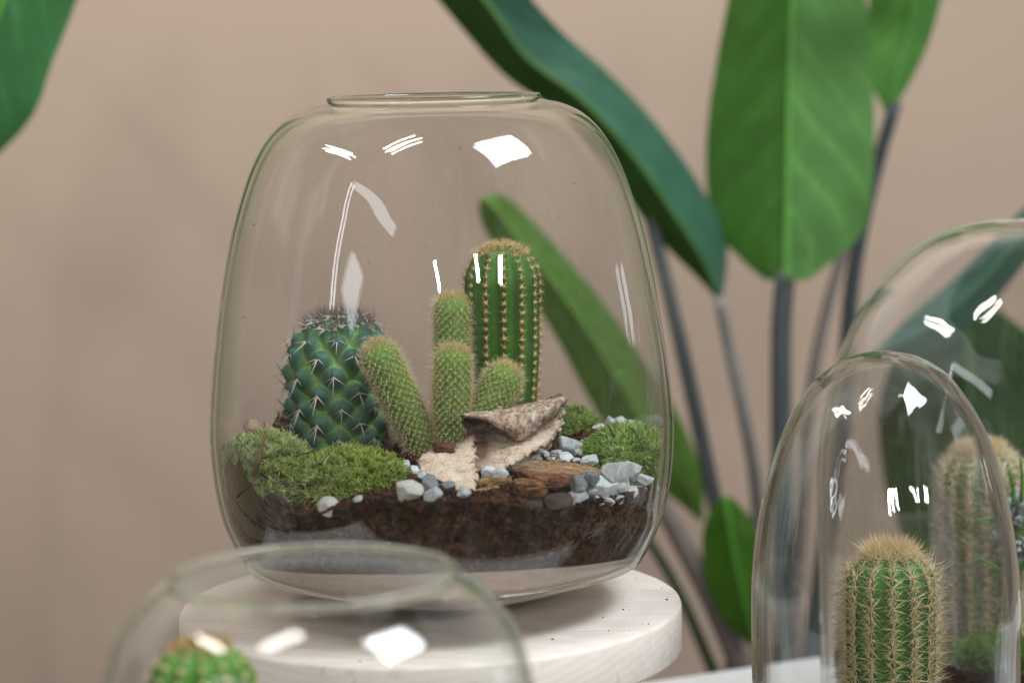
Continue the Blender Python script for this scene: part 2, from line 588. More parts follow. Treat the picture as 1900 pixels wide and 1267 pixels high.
# ------------------------------------------------------------------ the setting
wy = 150
V = np.array([[-260, wy, -110], [260, wy, -110], [260, wy, 190], [-260, wy, 190], [-260, wy + 12, -110], [260, wy + 12, -110], [260, wy + 12, 190], [-260, wy + 12, 190]], float)
Q = [[0, 1, 2, 3], [5, 4, 7, 6], [3, 2, 6, 7], [1, 0, 4, 5], [0, 3, 7, 4], [2, 1, 5, 6]]
obj("wall", mesh("wall", V, Q, mats=[M_WALL], smooth=False), kind="structure", label="plain beige wall behind the plant and the jars", cat="wall")

# white table
TZ = -14.0
p1, p2 = G(1180, 1267, TZ), G(1535, 1215, TZ)
e = unit(p2 - p1); nrm2 = np.array([e[1], -e[0], 0])          # towards the camera
A0, A1 = p1 - e * 75, p1 + e * 62
B0, B1 = A0 + nrm2 * 52, A1 + nrm2 * 52
def slab(cs, z0, z1, bev=0.5):
    cs = [np.array(c[:2]) for c in cs]
    cen = sum(cs) / 4
    rows = []
    for off, z in ((bev, z0), (0, z0 + bev), (0, z1 - bev), (bev * 0.3, z1 - bev * 0.3), (bev, z1)):
        for c in cs:
            d = c - cen
            rows.append([*(c - d / np.linalg.norm(d) * off), z])
    V = np.array(rows)
    q = grid_quads(5, 4, True)
    q = np.vstack([q, [[3, 2, 1, 0]], [[16, 17, 18, 19]]])
    return V, q
table = obj("table", None, loc=(0, 0, TZ), label="white table top under the wooden stand and the glass domes", cat="table")
V, q = slab([B0, B1, A1, A0], TZ - 3.0, TZ)
obj("tabletop", mesh("tabletop", V - [0, 0, TZ], q, mats=[M_WHITE], smooth=False), table)

# wooden stand: a thick beech disc on a short turned foot
DR = 14.25
stand = obj("wooden_stand", None, loc=(-0.9, 0, TZ), label="thick round pale beech stand carrying the big cactus jar", cat="stand")
TK = 2.7
pr = [(0.01, -TK), (DR - .25, -TK), (DR - .08, -TK + .06), (DR, -TK + .22), (DR, -.25), (DR - .07, -.08), (DR - .25, 0), (DR - 2, 0), (8, 0), (0.01, 0)]
V, q = lathe(pr, 160)
obj("disc", mesh("disc", V - [0, 0, TZ], q, mats=[M_BEECH]), stand)
pr = spline([(8.5, TZ), (8.3, TZ + .8), (4.2, TZ + 2.2), (3.4, TZ + 6), (4.6, -TK - 1), (6, -TK)], 40)
V, q = lathe(np.vstack([[0.01, TZ], pr, [0.01, -TK]]), 64)
obj("foot", mesh("foot", V - [0, 0, TZ], q, mats=[M_BEECH]), stand)

# ------------------------------------------------------------------ the big jar
OUT = [(11.25, 2.65), (11.95, 3.95), (12.55, 5.5), (12.92, 7.6), (13.05, 9.7), (13.0, 11.2), (12.7, 14.2), (12.22, 17.5), (11.55, 20.9),
       (10.85, 23.3), (10.15, 25.1), (9.3, 26.55), (8.3, 27.55), (7.2, 28.12), (6.2, 28.36), (5.85, 28.5)]
dish = [(0.01, 0.0), (2.0, 0.02)] + [(r, 0.02 + 2.63 * (r / 11.25) ** 1.75) for r in (3.5, 5, 6.5, 8, 9.5, 10.6)]
side = spline(OUT, 110)
outer = np.vstack([spline(dish + [(11.12, 2.52)], 50), side])
TH = 0.32
tg = np.gradient(outer, axis=0); tg /= np.linalg.norm(tg, axis=1)[:, None]
nin = np.stack([-tg[:, 1], tg[:, 0]], 1)
inner = outer + nin * TH
inner[:, 0] = np.maximum(inner[:, 0], 0.01)
sel = np.argsort(side[:, 1])


def jar_r(z):                               # inner radius of the jar at height z
    o = outer[50:]
    return np.interp(z, o[:, 1], o[:, 0]) - TH


def glass_jar(name, label, group, outer, inner, rim_prof, mat, loc=(0, 0, 0), n=200, base=None):
    root = obj(name, None, loc=loc, label=label, cat="glass jar", group=group)
    prof = np.vstack([outer, inner[::-1], outer[:1]])
    V, q = lathe(prof, n)
    obj("glass_body", mesh("glass_body", V, q, mats=[mat]), root)
    if base is not None:
        V, q = lathe(base, n)
        obj("base", mesh("base", V, q, mats=[M_BASE]), root)
    V, q = lathe(np.vstack([rim_prof, rim_prof[:1]]), n)
    obj("rim", mesh("rim", V, q, mats=[M_RIM]), root)
    return root


a = np.linspace(0, 2 * math.pi, 17)[:-1]
rimp = np.stack([5.78 + 0.17 * np.cos(a), 28.60 + 0.16 * np.sin(a)], 1)
jar = glass_jar("glass_jar", "large clear glass jar of cacti standing on the wooden stand", None, outer[50:], inner[50:], rimp, M_GLASS, base=np.vstack([outer[:50], inner[49::-1]]))

# ------------------------------------------------------------------ soil in the big jar
# control points of the soil surface, read off the photo
PEB = [  # px, py, width px, material, label
    (750, 870, 30, M_PEB, "pale grey pebble between the left moss and the birch bark"),
    (783, 887, 20, M_PEB, "small light pebble just under the left tip of the birch bark"),
    (795, 904, 38, M_PEBD, "dark grey pebble beside the marble white stone"),
    (804, 922, 32, M_PEB, "pale pebble on the soil right of the marble white stone"),
    (832, 906, 32, M_PEBD, "bluish dark pebble tucked under the birch bark front"),
    (755, 915, 46, M_PEBW, "bright marble white stone on the front soil"),
    (610, 944, 42, M_PEBW, "pitted whitish stone pressed into soil against the front glass below moss"),
    (665, 930, 18, M_PEB, "tiny pale pebble in the soil at the lower edge of the left moss"),
    (946, 871, 35, M_PEB, "light angular pebble below the birch bark sheet"),
    (970, 862, 28, M_PEB, "rounded light pebble behind the left end of the red bark chip"),
    (989, 858, 24, M_PEB, "light pebble second in the row behind the red bark chip"), (1014, 848, 12, M_PEB, "tiny upright pale pebble behind the middle of the red bark chip"), (1024, 857, 21, M_PEB, "small pale pebble touching the red chip's back edge at its middle"), (1047, 856, 29, M_PEB, "flat light pebble under the back edge of the red chip"), (1068, 858, 16, M_PEB, "small bluish pebble between the red chip and the right moss"),
    (1092, 859, 29, M_PEB, "light pebble touching the left foot of the right moss cushion"),
    (1058, 836, 52, M_PEB, "broad grey stone at the back between back moss and birch bark"),
    (1082, 831, 26, M_PEB, "grey stone beside the broad back stone near right moss"),
    (930, 884, 24, M_PEB, "pale pebble wedged between birch bark and the flat slab"), (967, 879, 18, M_PEB, "small pale pebble beside the pointed left end of the red chip"),
    (1143, 882, 49, M_PEB, "big smooth grey pebble at the right tip of the red bark chip"),
    (1173, 878, 32, M_PEB, "pointed grey pebble leaning on the right moss cushion"),
    (1078, 904, 46, M_PEBD, "shaded dark pebble beneath the red bark chip"),  # dark stone colour stands in for the shadow under the chip
    (1121, 911, 60, M_PEB, "largest grey pebble of the heap under the right moss"),
    (1071, 929, 54, M_PEB, "oval pale pebble lying lowest in front of the heap on the soil"),
    (1162, 915, 33, M_PEB, "speckled grey pebble between the largest pebble and the glass side"),
    (1187, 917, 33, M_PEB, "speckled pebble second from the right glass wall"),
    (1206, 911, 36, M_PEB, "tall rounded pebble touching the right glass wall"),
    (1131, 934, 18, M_PEB, "little grey pebble at the soil edge under the largest pebble"), (1109, 934, 26, M_PEB, "angular pebble between the oval one and the largest one"), (1100, 915, 24, M_PEB, "grey pebble squeezed between the shaded dark pebble and the oval one"), (1148, 930, 20, M_PEB, "small grey pebble below the speckled ones at the soil edge"),
    (1036, 936, 50, M_CLOD, "soil brown rounded stone half buried in front of the red bark chip"),
    (983, 947, 42, M_CLOD, "dark soil coated stone below the layered bark chunk"),
    (1112, 797, 24, M_PEB, "leftmost blurred pebble of the row behind the right moss"), (1132, 790, 27, M_PEB, "second blurred pebble of the row behind the right moss"), (1152, 788, 27, M_PEB, "topmost blurred pebble in the middle of the row behind the right moss"), (1173, 794, 28, M_PEB, "fourth blurred pebble of the row behind the right moss"), (1195, 803, 26, M_PEB, "rightmost blurred pebble of the row behind the right moss"), (1160, 804, 24, M_PEB, "blurred pebble in front of the row, just above the right moss"),
    (1150, 902, 34, M_PEB, "grey pebble above the speckled ones under the right moss"),
    (1196, 893, 30, M_PEB, "grey pebble under the right moss near the glass"),
    (1096, 893, 34, M_PEBD, "dark pebble under the red chip's right tip"),
    (906, 880, 26, M_PEB, "small pebble peeking out below the birch bark corner"),
    (1005, 846, 26, M_PEB, "bluish pebble behind the red chip below the crumbly lump"),
    (1034, 846, 24, M_PEB, "whitish pebble left of the broad back stone"),
    (860, 916, 24, M_PEB, "small pebble in front of the birch bark's lowest corner"),
    (770, 878, 22, M_PEB, "small pebble left of the birch bark's lower tip"),
    (1078, 846, 26, M_PEB, "pale pebble in front of the grey stone near right moss"),
    (470, 798, 46, M_PEBO, "cream and ochre stone behind the left moss cushion"),
]


def on_soil(px, py, w, z=8.3, gap=0.12):
    """the point on the pixel's ray that lies on the soil plane, slid back until it fits inside the glass"""
    half = w / 2 / pxcm(-8)
    d = ray(px, py)
    s = (z - CAM[2]) / d[2]
    for _ in range(400):
        p = CAM + d * s
        if np.hypot(p[0], p[1]) < jar_r(p[2]) - half - gap:
            break
        s += 0.1 if p[1] < 3 else -0.1
    return p, w / pxcm(p[1])


ctrl = []
peb_pos = []
for px, py, w, mt, lb in PEB:
    z0 = 8.5
    if "blurred" in lb: z0 = 9.0
    p, d = on_soil(px, py, w, z0)
    peb_pos.append((p, d))
    ctrl.append((p[0], p[1], p[2] - 0.3 * d))
for px, py, y in [(690, 915, -11.5), (850, 925, -12), (910, 915, -11), (980, 935, -12), (640, 930, -11.3), (560, 960, -10.5), (480, 985, -8), (640, 842, 3), (840, 815, 1.5), (930, 800, 4),
                  (900, 870, -3), (760, 850, 0), (430, 820, 3), (520, 812, 9), (1000, 830, 5), (1200, 860, 2), (1100, 800, 9), (740, 825, 6), (800, 800, 11), (850, 903, -6.5), (872, 918, -9.0), (800, 884, -5.5), (905, 905, -8), (850, 913, -7.6), (884, 918, -8.4), (828, 908, -7.2), (866, 922, -9.0), (895, 902, -7.4)]:
    ctrl.append(tuple(D(px, py, y)))
ctrl = np.array(ctrl)
print("soil ctrl z", ctrl[:, 2].min(), ctrl[:, 2].max())


def soil_h(x, y):
    x = np.asarray(x, float); y = np.asarray(y, float)
    d2 = (x[..., None] - ctrl[:, 0]) ** 2 + (y[..., None] - ctrl[:, 1]) ** 2
    w = 1 / (d2 + 0.6) ** 1.5
    return (w * ctrl[:, 2]).sum(-1) / w.sum(-1)


def soil():
    nt, nr = 760, 120
    th = np.linspace(0, 2 * math.pi, nt, endpoint=False)
    rr = np.linspace(0.02, 1, nr) ** 0.8
    # rim height per angle
    Rr = np.full(nt, 12.4)
    for _ in range(3):
        zz = soil_h(Rr * np.cos(th), Rr * np.sin(th)); Rr = jar_r(zz) - 0.07
    X = rr[:, None] * Rr * np.cos(th); Y = rr[:, None] * Rr * np.sin(th)
    Z = soil_h(X, Y)
    P = np.stack([X, Y, Z], -1)
    edge = np.clip((1 - rr) / 0.06, 0, 1)[:, None]
    n = fbm(P, 1.1, 4, 3) * 0.35 + np.abs(fbm(P, 3.2, 3, 9)) * 0.32 + fbm(P, 9, 2, 5) * 0.10
    P[..., 2] += n * (0.45 + 0.55 * edge)
    top = P[-1].copy()
    # wall of soil along the glass; the lower edge is higher at the front
    zlo = 2.95 + 1.35 * np.clip(-np.sin(th), 0, 1) ** 1.3
    m_ = 64
    t_ = np.linspace(0, 1, m_)[1:]
    Zs = top[:, 2][None] * (1 - t_)[:, None] + zlo[None] * t_[:, None]
    Rs = jar_r(Zs) - 0.07
    Ps = np.stack([Rs * np.cos(th), Rs * np.sin(th), Zs], -1)
    up_ = np.clip(1.25 - t_ * 1.6, 0, 1)[:, None]
    d = np.clip(fbm(Ps, 1.5, 4, 21) + 0.10 + 0.25 * up_, 0, 1) * (0.22 + 0.75 * up_) + np.abs(fbm(Ps, 4.5, 3, 31)) * (0.10 + 0.25 * up_)
    d *= np.clip(t_ * 6, 0, 1)[:, None] * np.clip((1 - t_) * 8, 0, 1)[:, None]
    Ps[..., 0] -= d * np.cos(th); Ps[..., 1] -= d * np.sin(th)
    # underside falls away backwards
    m2 = 14
    t2 = np.linspace(0, 1, m2)[1:]
    cen = np.array([0, 2.0, 1.9])
    Pb = Ps[-1][None] * (1 - t2)[:, None, None] + cen * t2[:, None, None]
    allP = np.concatenate([P, Ps, Pb], 0)
    V = allP.reshape(-1, 3)
    q = grid_quads(len(allP), nt, True)[:, ::-1]
    parts = [(V, q[:, ::-1], None)]
    # crumbs
    k = 3400
    ang = rng.uniform(0, 2 * math.pi, k); r = np.sqrt(rng.uniform(0, 1, k)) * 12.1
    x, y = r * np.cos(ang), r * np.sin(ang)
    z = soil_h(x, y)
    r = np.minimum(r, jar_r(z) - 0.3); x, y = r * np.cos(ang), r * np.sin(ang)
    sz = 0.05 + 0.17 * rng.uniform(0, 1, k) ** 3
    V0, T0 = ICO1
    J = V0[None] * (1 + 0.55 * rng.uniform(-1, 1, (k, len(V0), 1))) * sz[:, None, None] * rng.uniform(0.6, 1.3, (k, 1, 3))
    zz = z + 0.18 + fbm(np.stack([x, y, z], -1), 1.1, 4, 3) * 0.25
    C = np.stack([x, y, zz], -1)[:, None] + J
    T = (T0[None] + (np.arange(k) * len(V0))[:, None, None]).reshape(-1, 3)
    parts.append((C.reshape(-1, 3), None, T))
    # crumbs and clods against the glass
    k = 5200
    ia, ib = rng.integers(0, nt, k), np.minimum((rng.uniform(0, 1, k) ** 1.7 * (m_ - 3)).astype(int), m_ - 4)
    c0 = Ps[ib, ia]
    sz = 0.035 + 0.15 * rng.uniform(0, 1, k) ** 3
    J = V0[None] * (1 + 0.55 * rng.uniform(-1, 1, (k, len(V0), 1))) * sz[:, None, None] * rng.uniform(0.6, 1.3, (k, 1, 3))
    C = c0[:, None] + J
    rd = np.hypot(C[..., 0], C[..., 1]); lim = jar_r(C[..., 2]) - 0.04
    f = np.minimum(1, lim / rd); C[..., :2] *= f[..., None]
    T = (T0[None] + (np.arange(k) * len(V0))[:, None, None]).reshape(-1, 3)
    parts.append((C.reshape(-1, 3), None, T))
    V, q, tt = cat_meshes(parts)
    return obj("soil", mesh("soil", V, q, tt, mats=[M_SOIL]), kind="stuff", label="dark brown crumbly potting soil filling the bottom of the big jar", cat="soil")


soil()

# added tan plug standing in for the stand's wood mirrored in the glass bottom
th = np.linspace(0, 2 * math.pi, 160, endpoint=False)
zl = 2.95 + 1.35 * np.clip(-np.sin(th), 0, 1) ** 1.3 - 0.04
rows_ = []
rows_.append(np.stack([0 * th, 0 * th + 2.0, 0 * th + 1.75], -1))
for f in (0.5, 0.97):
    rows_.append(np.stack([jar_r(zl) * f * np.cos(th), 2 * (1 - f) + jar_r(zl) * f * np.sin(th), zl * f + (1 - f) * 1.75 - 0.06], -1))
for f in np.linspace(0, 1, 12):
    z = zl * (1 - f) + 2.75 * f
    r = jar_r(z) - 0.06
    rows_.append(np.stack([r * np.cos(th), r * np.sin(th), z], -1))
ii = inner[:50][::-1]
for r, z in ii[(ii[:, 0] < 10.7)][::3]:
    rows_.append(np.stack([max(r - 0.05, 0.01) * np.cos(th), max(r - 0.05, 0.01) * np.sin(th), 0 * th + z + 0.05], -1))
V = np.array(rows_).reshape(-1, 3)
t = NT("mirrored_wood_tan")
g1 = t.noise(t.coord((30, 90, 160)), 2.5, 5, 0.6)
t.base(t.ramp(g1, [(0.3, (0.40, 0.30, 0.245)), (0.7, (0.52, 0.405, 0.335))]), 0.6, 0.25)
obj("mirrored_wood_plug", mesh("mirrored_wood_plug", V, grid_quads(len(rows_), 160, True), mats=[t.m]), jar)

# pebbles
def rock_mesh(i, mt):
    V, T = ICO3
    r = np.random.default_rng(100 + i)
    V = V * (r.uniform(0.8, 1.15, 3))
    for _ in range(13):
        n = unit(r.normal(size=3)); dd = r.uniform(0.50, 0.84)
        s = V @ n
        V = V - np.clip(s - dd, 0, None)[:, None] * n * 0.97
    V = V + 0.07 * V * fbm(V, 2.6, 4, i)[:, None]
    V = V / np.abs(V[:, :2]).max()
    return V, T


GP = "grey pebbles in the big jar"
for i, ((px, py, w, mt, lb), (p, d)) in enumerate(zip(PEB, peb_pos)):
    V, T = rock_mesh(i % 37, mt)
    d = d * 1.27
    p = p + np.array([0, 0, 0.12])
    sc = np.array([d / 2, d / 2, d / 2 * (0.82 if mt is not M_PEBO else 1.05)])
    a = rng.uniform(0, 6.28)
    R = np.array([[math.cos(a), -math.sin(a), 0], [math.sin(a), math.cos(a), 0], [0, 0, 1]])
    lb2 = lb
    obj("pebble", mesh("pebble", (V @ R.T) * sc, None, T, mats=[mt or M_PEB]), loc=p, label=lb2, cat="pebble", group=GP)

# crumbs stuck to the inside of the glass
k = 130
an = rng.uniform(0, 6.283, k); zz = 8.5 + 17 * rng.uniform(0, 1, k) ** 2.2
r_ = jar_r(zz) - 0.03
P = np.stack([r_ * np.cos(an), r_ * np.sin(an), zz], -1)
V0, T0 = ICO1
V = P[:, None] + V0[None] * (0.015 + 0.05 * rng.uniform(0, 1, (k, 1, 1)) ** 3) * rng.uniform(0.5, 1.5, (k, 1, 3))
T = (T0[None] + (np.arange(k) * len(V0))[:, None, None]).reshape(-1, 3)
obj("soil_specks", mesh("soil_specks", V.reshape(-1, 3), None, T, mats=[M_SOIL]), kind="stuff", label="tiny crumbs of soil stuck to the inside of the big jar", cat="soil")

k = 26
an = rng.uniform(-1.9, 0.9, k); r_ = rng.uniform(9.0, 13.6, k)
P = np.stack([-0.9 + r_ * np.cos(an), r_ * np.sin(an), 0.02 + 0 * an], -1)
V = P[:, None] + V0[None] * (0.02 + 0.05 * rng.uniform(0, 1, (k, 1, 1)) ** 3) * rng.uniform(0.5, 1.5, (k, 1, 3))
T = (T0[None] + (np.arange(k) * len(V0))[:, None, None]).reshape(-1, 3)
obj("soil_crumbs", mesh("soil_crumbs", V.reshape(-1, 3), None, T, mats=[M_SOIL]), kind="stuff", label="few dark crumbs of soil scattered on the pale wooden stand", cat="soil")

# ------------------------------------------------------------------ moss
def moss(name, label, lumps, count, bl, cols, clip=True, group=None, under=True, rmax=None):
    """cushion of star-like tufts on a few overlapping mounds"""
    lumps = [(np.array(c, float), np.array(r, float)) for c, r in lumps]
    base = lumps[0][0].copy(); base[2] -= lumps[0][1][2] * 0.4
    root = obj(name, None, loc=base, label=label, cat="moss", group=group)
    rl = rmax or jar_r
    # mound
    parts = []
    for c, r in lumps:
        V0, T0 = ICO3
        V = c + V0 * r * 0.93
        V = V + 0.10 * fbm(V, 2.0, 3, 5)[:, None] * V0
        rad = np.hypot(V[:, 0], V[:, 1]); lim = rl(V[:, 2]) - 0.12 if clip else rad + 1
        k = np.minimum(1, lim / np.maximum(rad, 1e-6)); V[:, :2] *= k[:, None]
        parts.append((V - base, None, T0))
    V, q, T = cat_meshes(parts)
    cc = np.tile(np.array(cols[2]) * 0.5, (len(V), 1))
    obj("mound", mesh("mound", V, None, T, mats=[M_MOSS], col=cc), root)
    Pt, Nt = [], []
    area = [r[0] * r[1] for _, r in lumps]
    for (c, r), a in zip(lumps, area):
        n = int(count * a / sum(area))
        u = unit(rng.normal(size=(n, 3)))
        u[:, 2] = np.where(u[:, 2] < -0.35, -u[:, 2], u[:, 2])
        p = c + u * r * (1 + 0.05 * rng.normal(size=(n, 1)))
        nn = unit(u / r)
        ok = np.ones(n, bool)
        for c2, r2 in lumps:
            if c2 is c: continue
            ok &= ((((p - c2) / r2) ** 2).sum(1) > 0.85)
        if clip:
            ok &= np.hypot(p[:, 0], p[:, 1]) < rl(p[:, 2]) + 0.5
        Pt.append(p[ok]); Nt.append(nn[ok])
    P, N = np.vstack(Pt), np.vstack(Nt)
    N = unit(N + np.array([0, 0, 0.35]) + 0.22 * rng.normal(size=N.shape) + 0.5 * np.stack([noise(P, 1.1, 41 + i) for i in range(3)], -1))
    nb = 9
    n = len(P)
    A, B = basis(N)
    ph = np.arange(nb) / nb * 6.283 + rng.uniform(0, 6.28, (n, 1))
    sp = rng.uniform(0.25, 1.05, (n, nb)); sp[:, 0] = 0.1
    L = bl * rng.uniform(0.6, 1.25, (n, nb))
    rad = A[:, None] * np.cos(ph)[..., None] + B[:, None] * np.sin(ph)[..., None]
    d1 = N[:, None] * np.cos(sp)[..., None] + rad * np.sin(sp)[..., None]
    d2 = unit(d1 + rad * 0.45)
    side_ = unit(np.cross(d1, N[:, None] + 0.01))
    w = bl * 0.10
    P0 = P[:, None] - N[:, None] * bl * 0.25
    P1 = P0 + d1 * (L * 0.6)[..., None]
    P2 = P1 + d2 * (L * 0.5)[..., None]
    V = np.stack([P0 - side_ * w, P0 + side_ * w, P1 + side_ * w * 0.8, P1 - side_ * w * 0.8, P2], 2)   # n,nb,5,3
    V = V.reshape(-1, 3)
    if clip:
        rd = np.hypot(V[:, 0], V[:, 1]); k = np.minimum(1, (rl(V[:, 2]) - 0.06) / np.maximum(rd, 1e-6)); V[:, :2] *= k[:, None]
    i = np.arange(n * nb)[:, None] * 5
    q = np.hstack([i, i + 1, i + 2, i + 3]); T = np.hstack([i + 3, i + 2, i + 4])
    # colour: the moss is yellow-green with paler and browner patches
    patch = np.clip(0.4 + 0.8 * fbm(P, 0.75, 3, 13) + np.clip((-P[:, 0] - 7.5) / 4, -0.2, 0.45), 0, 1)[:, None, None]
    brown = np.clip((lumps[0][0][2] - 0.3 - P[:, 2]) / 0.9 + 0.6 * fbm(P, 1.3, 2, 77), 0, 1)[:, None, None]
    c = np.array(cols[0]) * (1 - patch) + np.array(cols[1]) * patch
    c = c * (1 - brown) + np.array(cols[2]) * brown
    c = c * rng.uniform(0.65, 1.25, (n, 1, 1)) * rng.uniform(0.85, 1.15, (n, nb, 1))
    blade_tone = np.array([0.75, 0.75, 0.95, 0.95, 1.25])[None, None, :, None]  # blades darker at the root, paler at the tip
    C = (c[:, :, None, :] * blade_tone).reshape(-1, 3)
    obj("foliage", mesh("foliage", V - base, q, T, mats=[M_MOSS], col=C, smooth=False), root, kind="stuff")
    return root


GC, PC, BC = (0.32, 0.41, 0.075), (0.50, 0.56, 0.29), (0.33, 0.23, 0.10)
GM = "moss cushions in the big jar"
moss("moss_cushion", "wide double humped green moss cushion against the front glass before the blue-green cactus",
     [(D(645, 905, -5.6), (3.3, 2.9, 2.0)), (D(490, 900, -5.0), (2.9, 3.0, 2.7)), (D(478, 940, -6.2), (2.7, 2.3, 1.9))], 4300, 0.43, (GC, PC, BC), group=GM)
moss("moss_cushion", "bright feathery moss cushion against the right glass above the pebbles",
     [(D(1170, 862, -2.0), (2.6, 2.4, 1.95))], 1150, 0.58, ((0.32, 0.47, 0.12), (0.52, 0.63, 0.30), (0.26, 0.31, 0.09)), group=GM)
moss("moss_cushion", "small blurred moss tuft behind the raised end of the birch bark",
     [(D(1058, 800, 6.5), (1.6, 1.5, 1.35))], 420, 0.45, ((0.32, 0.45, 0.12), (0.42, 0.52, 0.20), (0.26, 0.32, 0.1)), group=GM)

# ------------------------------------------------------------------ cacti
def dome_profile(H, R, n, base=0.82, flat=1.0, mid=0.55):
    """radius and height samples of a column with a rounded top, bottom to top"""
    t = np.linspace(0, 1, n)
    capz = R * flat
    s = t * (H - capz + capz * 1.35)
    z = np.where(s < H - capz, s, 0); r = np.zeros(n)
    a = np.clip((s - (H - capz)) / (capz * 1.35), 0, 1) * math.pi / 2
    z = np.where(s < H - capz, s, H - capz + capz * np.sin(a))
    r = R * np.where(s < H - capz, 1.0, np.cos(a))
    body = base + (1 - base) * np.sin(np.clip(z / (H * mid), 0, 1) * math.pi / 2)
    return r * body, z


def align(N, spin):
    N = Vector(N).normalized()
    return N.to_track_quat('Z', 'Y') @ Quaternion((0, 0, 1), spin)


def areole_meshes(k, sets, wool_r, wool_c, nvar=4, wflat=0.7):
    """a few versions of one areole: a woolly cushion with its spines; Z is the outward normal"""
    out = []
    for i in range(nvar):
        P = np.zeros((1, 3)); N = np.array([[0, 0, 1.0]])
        Vs, Ts, Cs, mi, n = [], [], [], [], 0
        V, T, C = blobs(P, N, wool_r, wool_c, wflat)
        Vs.append(V); Ts.append(T); Cs.append(C); mi += [1] * len(T); n += len(V)
        for (kk, ang, ln, w, c0, c1) in sets:
            V, T, C = spines(P, N, kk, ang, ln, w, c0, c1)
            Vs.append(V); Ts.append(T + n); Cs.append(C); mi += [0] * len(T); n += len(V)
        out.append(mesh("areole", np.vstack(Vs), None, np.vstack(Ts), mats=[M_SPINE, M_AREOLE], col=np.vstack(Cs), midx=mi))
    return out


def ribbed_cactus(name, label, base, H, R, nr, depth, cols, ds, sets, wool_r, wool_c, tuft, tilt=(0, 0), group=None, s0=0.6, flat=1.0, spin0=0.0, crown=0.55):
    root = obj(name, None, loc=base, label=label, cat="cactus", group=group)
    root.rotation_euler = (math.radians(tilt[0]), math.radians(tilt[1]), 0)
    nz, nth = 90, nr * 12
    r, z = dome_profile(H, R, nz, flat=flat)
    th = np.linspace(0, 2 * math.pi, nth, endpoint=False)
    p = np.abs(np.sin(nr * (th - spin0) / 2))
    ridge = 1 - p ** 1.35
    dep = depth * np.clip((H - z) / (R * 0.5), 0.15, 1)[:, None]
    rr = r[:, None] * (1 - dep * (1 - ridge)[None])
    rr = np.maximum(rr, 0.004)
    V = np.stack([rr * np.cos(th), rr * np.sin(th), np.repeat(z[:, None], nth, 1) - 0.05 * R * (1 - ridge)[None] * (z[:, None] > H - R)], -1).reshape(-1, 3)
    V += 0.02 * R * np.stack([noise(V, 1.2, 5 + i) for i in range(3)], -1)
    k = np.repeat(ridge[None], nz, 0).reshape(-1, 1) ** 1.2
    C = np.array(cols[0]) * (1 - k) + np.array(cols[1]) * k
    top = np.clip((V[:, 2:3] - H * 0.7) / (H * 0.3), 0, 1)
    C = C * (1 - top) + np.array(cols[2]) * top
    C *= 1 + 0.18 * fbm(V, 0.9, 3, 3)[:, None]
    obj("body", mesh("body", V, grid_quads(nz, nth, True), mats=[M_CACTUS], col=C), root)
    # areoles along the crests
    seg = np.hypot(np.diff(r), np.diff(z)); L = np.concatenate([[0], np.cumsum(seg)])
    ss = np.arange(s0, L[-1] - 0.25 * R, ds)
    var = areole_meshes(0, sets, wool_r, wool_c)
    cnt = 0
    rest, limit = [], 290
    order = sorted(range(nr), key=lambda k: math.sin(spin0 + 2 * math.pi * k / nr))      # the ribs that face the camera first
    for k in order:
        tk = spin0 + 2 * math.pi * k / nr
        for s in ss + rng.uniform(-.15, .15) * ds:
            ri, zi = np.interp(s, L, r), np.interp(s, L, z)
            r2, z2 = np.interp(s + .05, L, r), np.interp(s + .05, L, z)
            nn = np.array([(z2 - zi), -(r2 - ri)]); nn /= np.linalg.norm(nn) + 1e-9
            N = (nn[0] * math.cos(tk), nn[0] * math.sin(tk), nn[1])
            if cnt >= limit:
                W3 = np.array((Matrix.Translation((ri * math.cos(tk), ri * math.sin(tk), zi)) @ align(N, rng.uniform(0, 6.28)).to_matrix().to_4x4()))
                rest.append(W3); continue
            o = obj("areole", var[cnt % 4], root, loc=(ri * math.cos(tk), ri * math.sin(tk), zi))
            o.rotation_mode = 'QUATERNION'
            o.rotation_quaternion = align(N, rng.uniform(0, 6.28))
            sc = 0.9 + 0.25 * rng.uniform() if s < L[-1] - R else 0.85
            o.scale = (sc, sc, sc)
            cnt += 1
    if rest:
        me0 = var[0]
        nv = len(me0.vertices)
        v0 = np.zeros(nv * 3, np.float32); me0.vertices.foreach_get("co", v0); v0 = v0.reshape(-1, 3) / S
        t0 = np.array([p.vertices[:] for p in me0.polygons]); mi0 = [p.material_index for p in me0.polygons]
        c0_ = np.zeros(nv * 4, np.float32); me0.color_attributes["Col"].data.foreach_get("color", c0_); c0_ = c0_.reshape(-1, 4)
        V = np.vstack([v0 @ w[:3, :3].T + w[:3, 3] for w in rest])
        T = np.vstack([t0 + nv * i for i in range(len(rest))])
        obj("areoles", mesh("areoles", V, None, T, mats=[M_SPINE, M_AREOLE], col=np.tile(c0_, (len(rest), 1)), midx=mi0 * len(rest)), root, kind="stuff")
    # crown of young spines
    n, ln, c0, c1 = tuft
    a = rng.uniform(0, 6.28, n); rad = crown * R * np.sqrt(rng.uniform(0, 1, n))
    P = np.stack([rad * np.cos(a), rad * np.sin(a), H - flat * R * (1 - np.sqrt(np.clip(1 - (rad / R) ** 2, 0, 1))) - 0.03], -1)
    N = unit(np.stack([P[:, 0] / R, P[:, 1] / R, np.full(n, 0.7)], -1))
    V, T, C = spines(P, N, 5, (4, 50), ln, sets[0][3], c0, c1)
    obj("crown_spines", mesh("crown_spines", V, None, T, mats=[M_SPINE], col=C, smooth=False), root, kind="stuff")
    return root


GOLD0, GOLD1 = (0.50, 0.30, 0.11), (0.66, 0.46, 0.20)
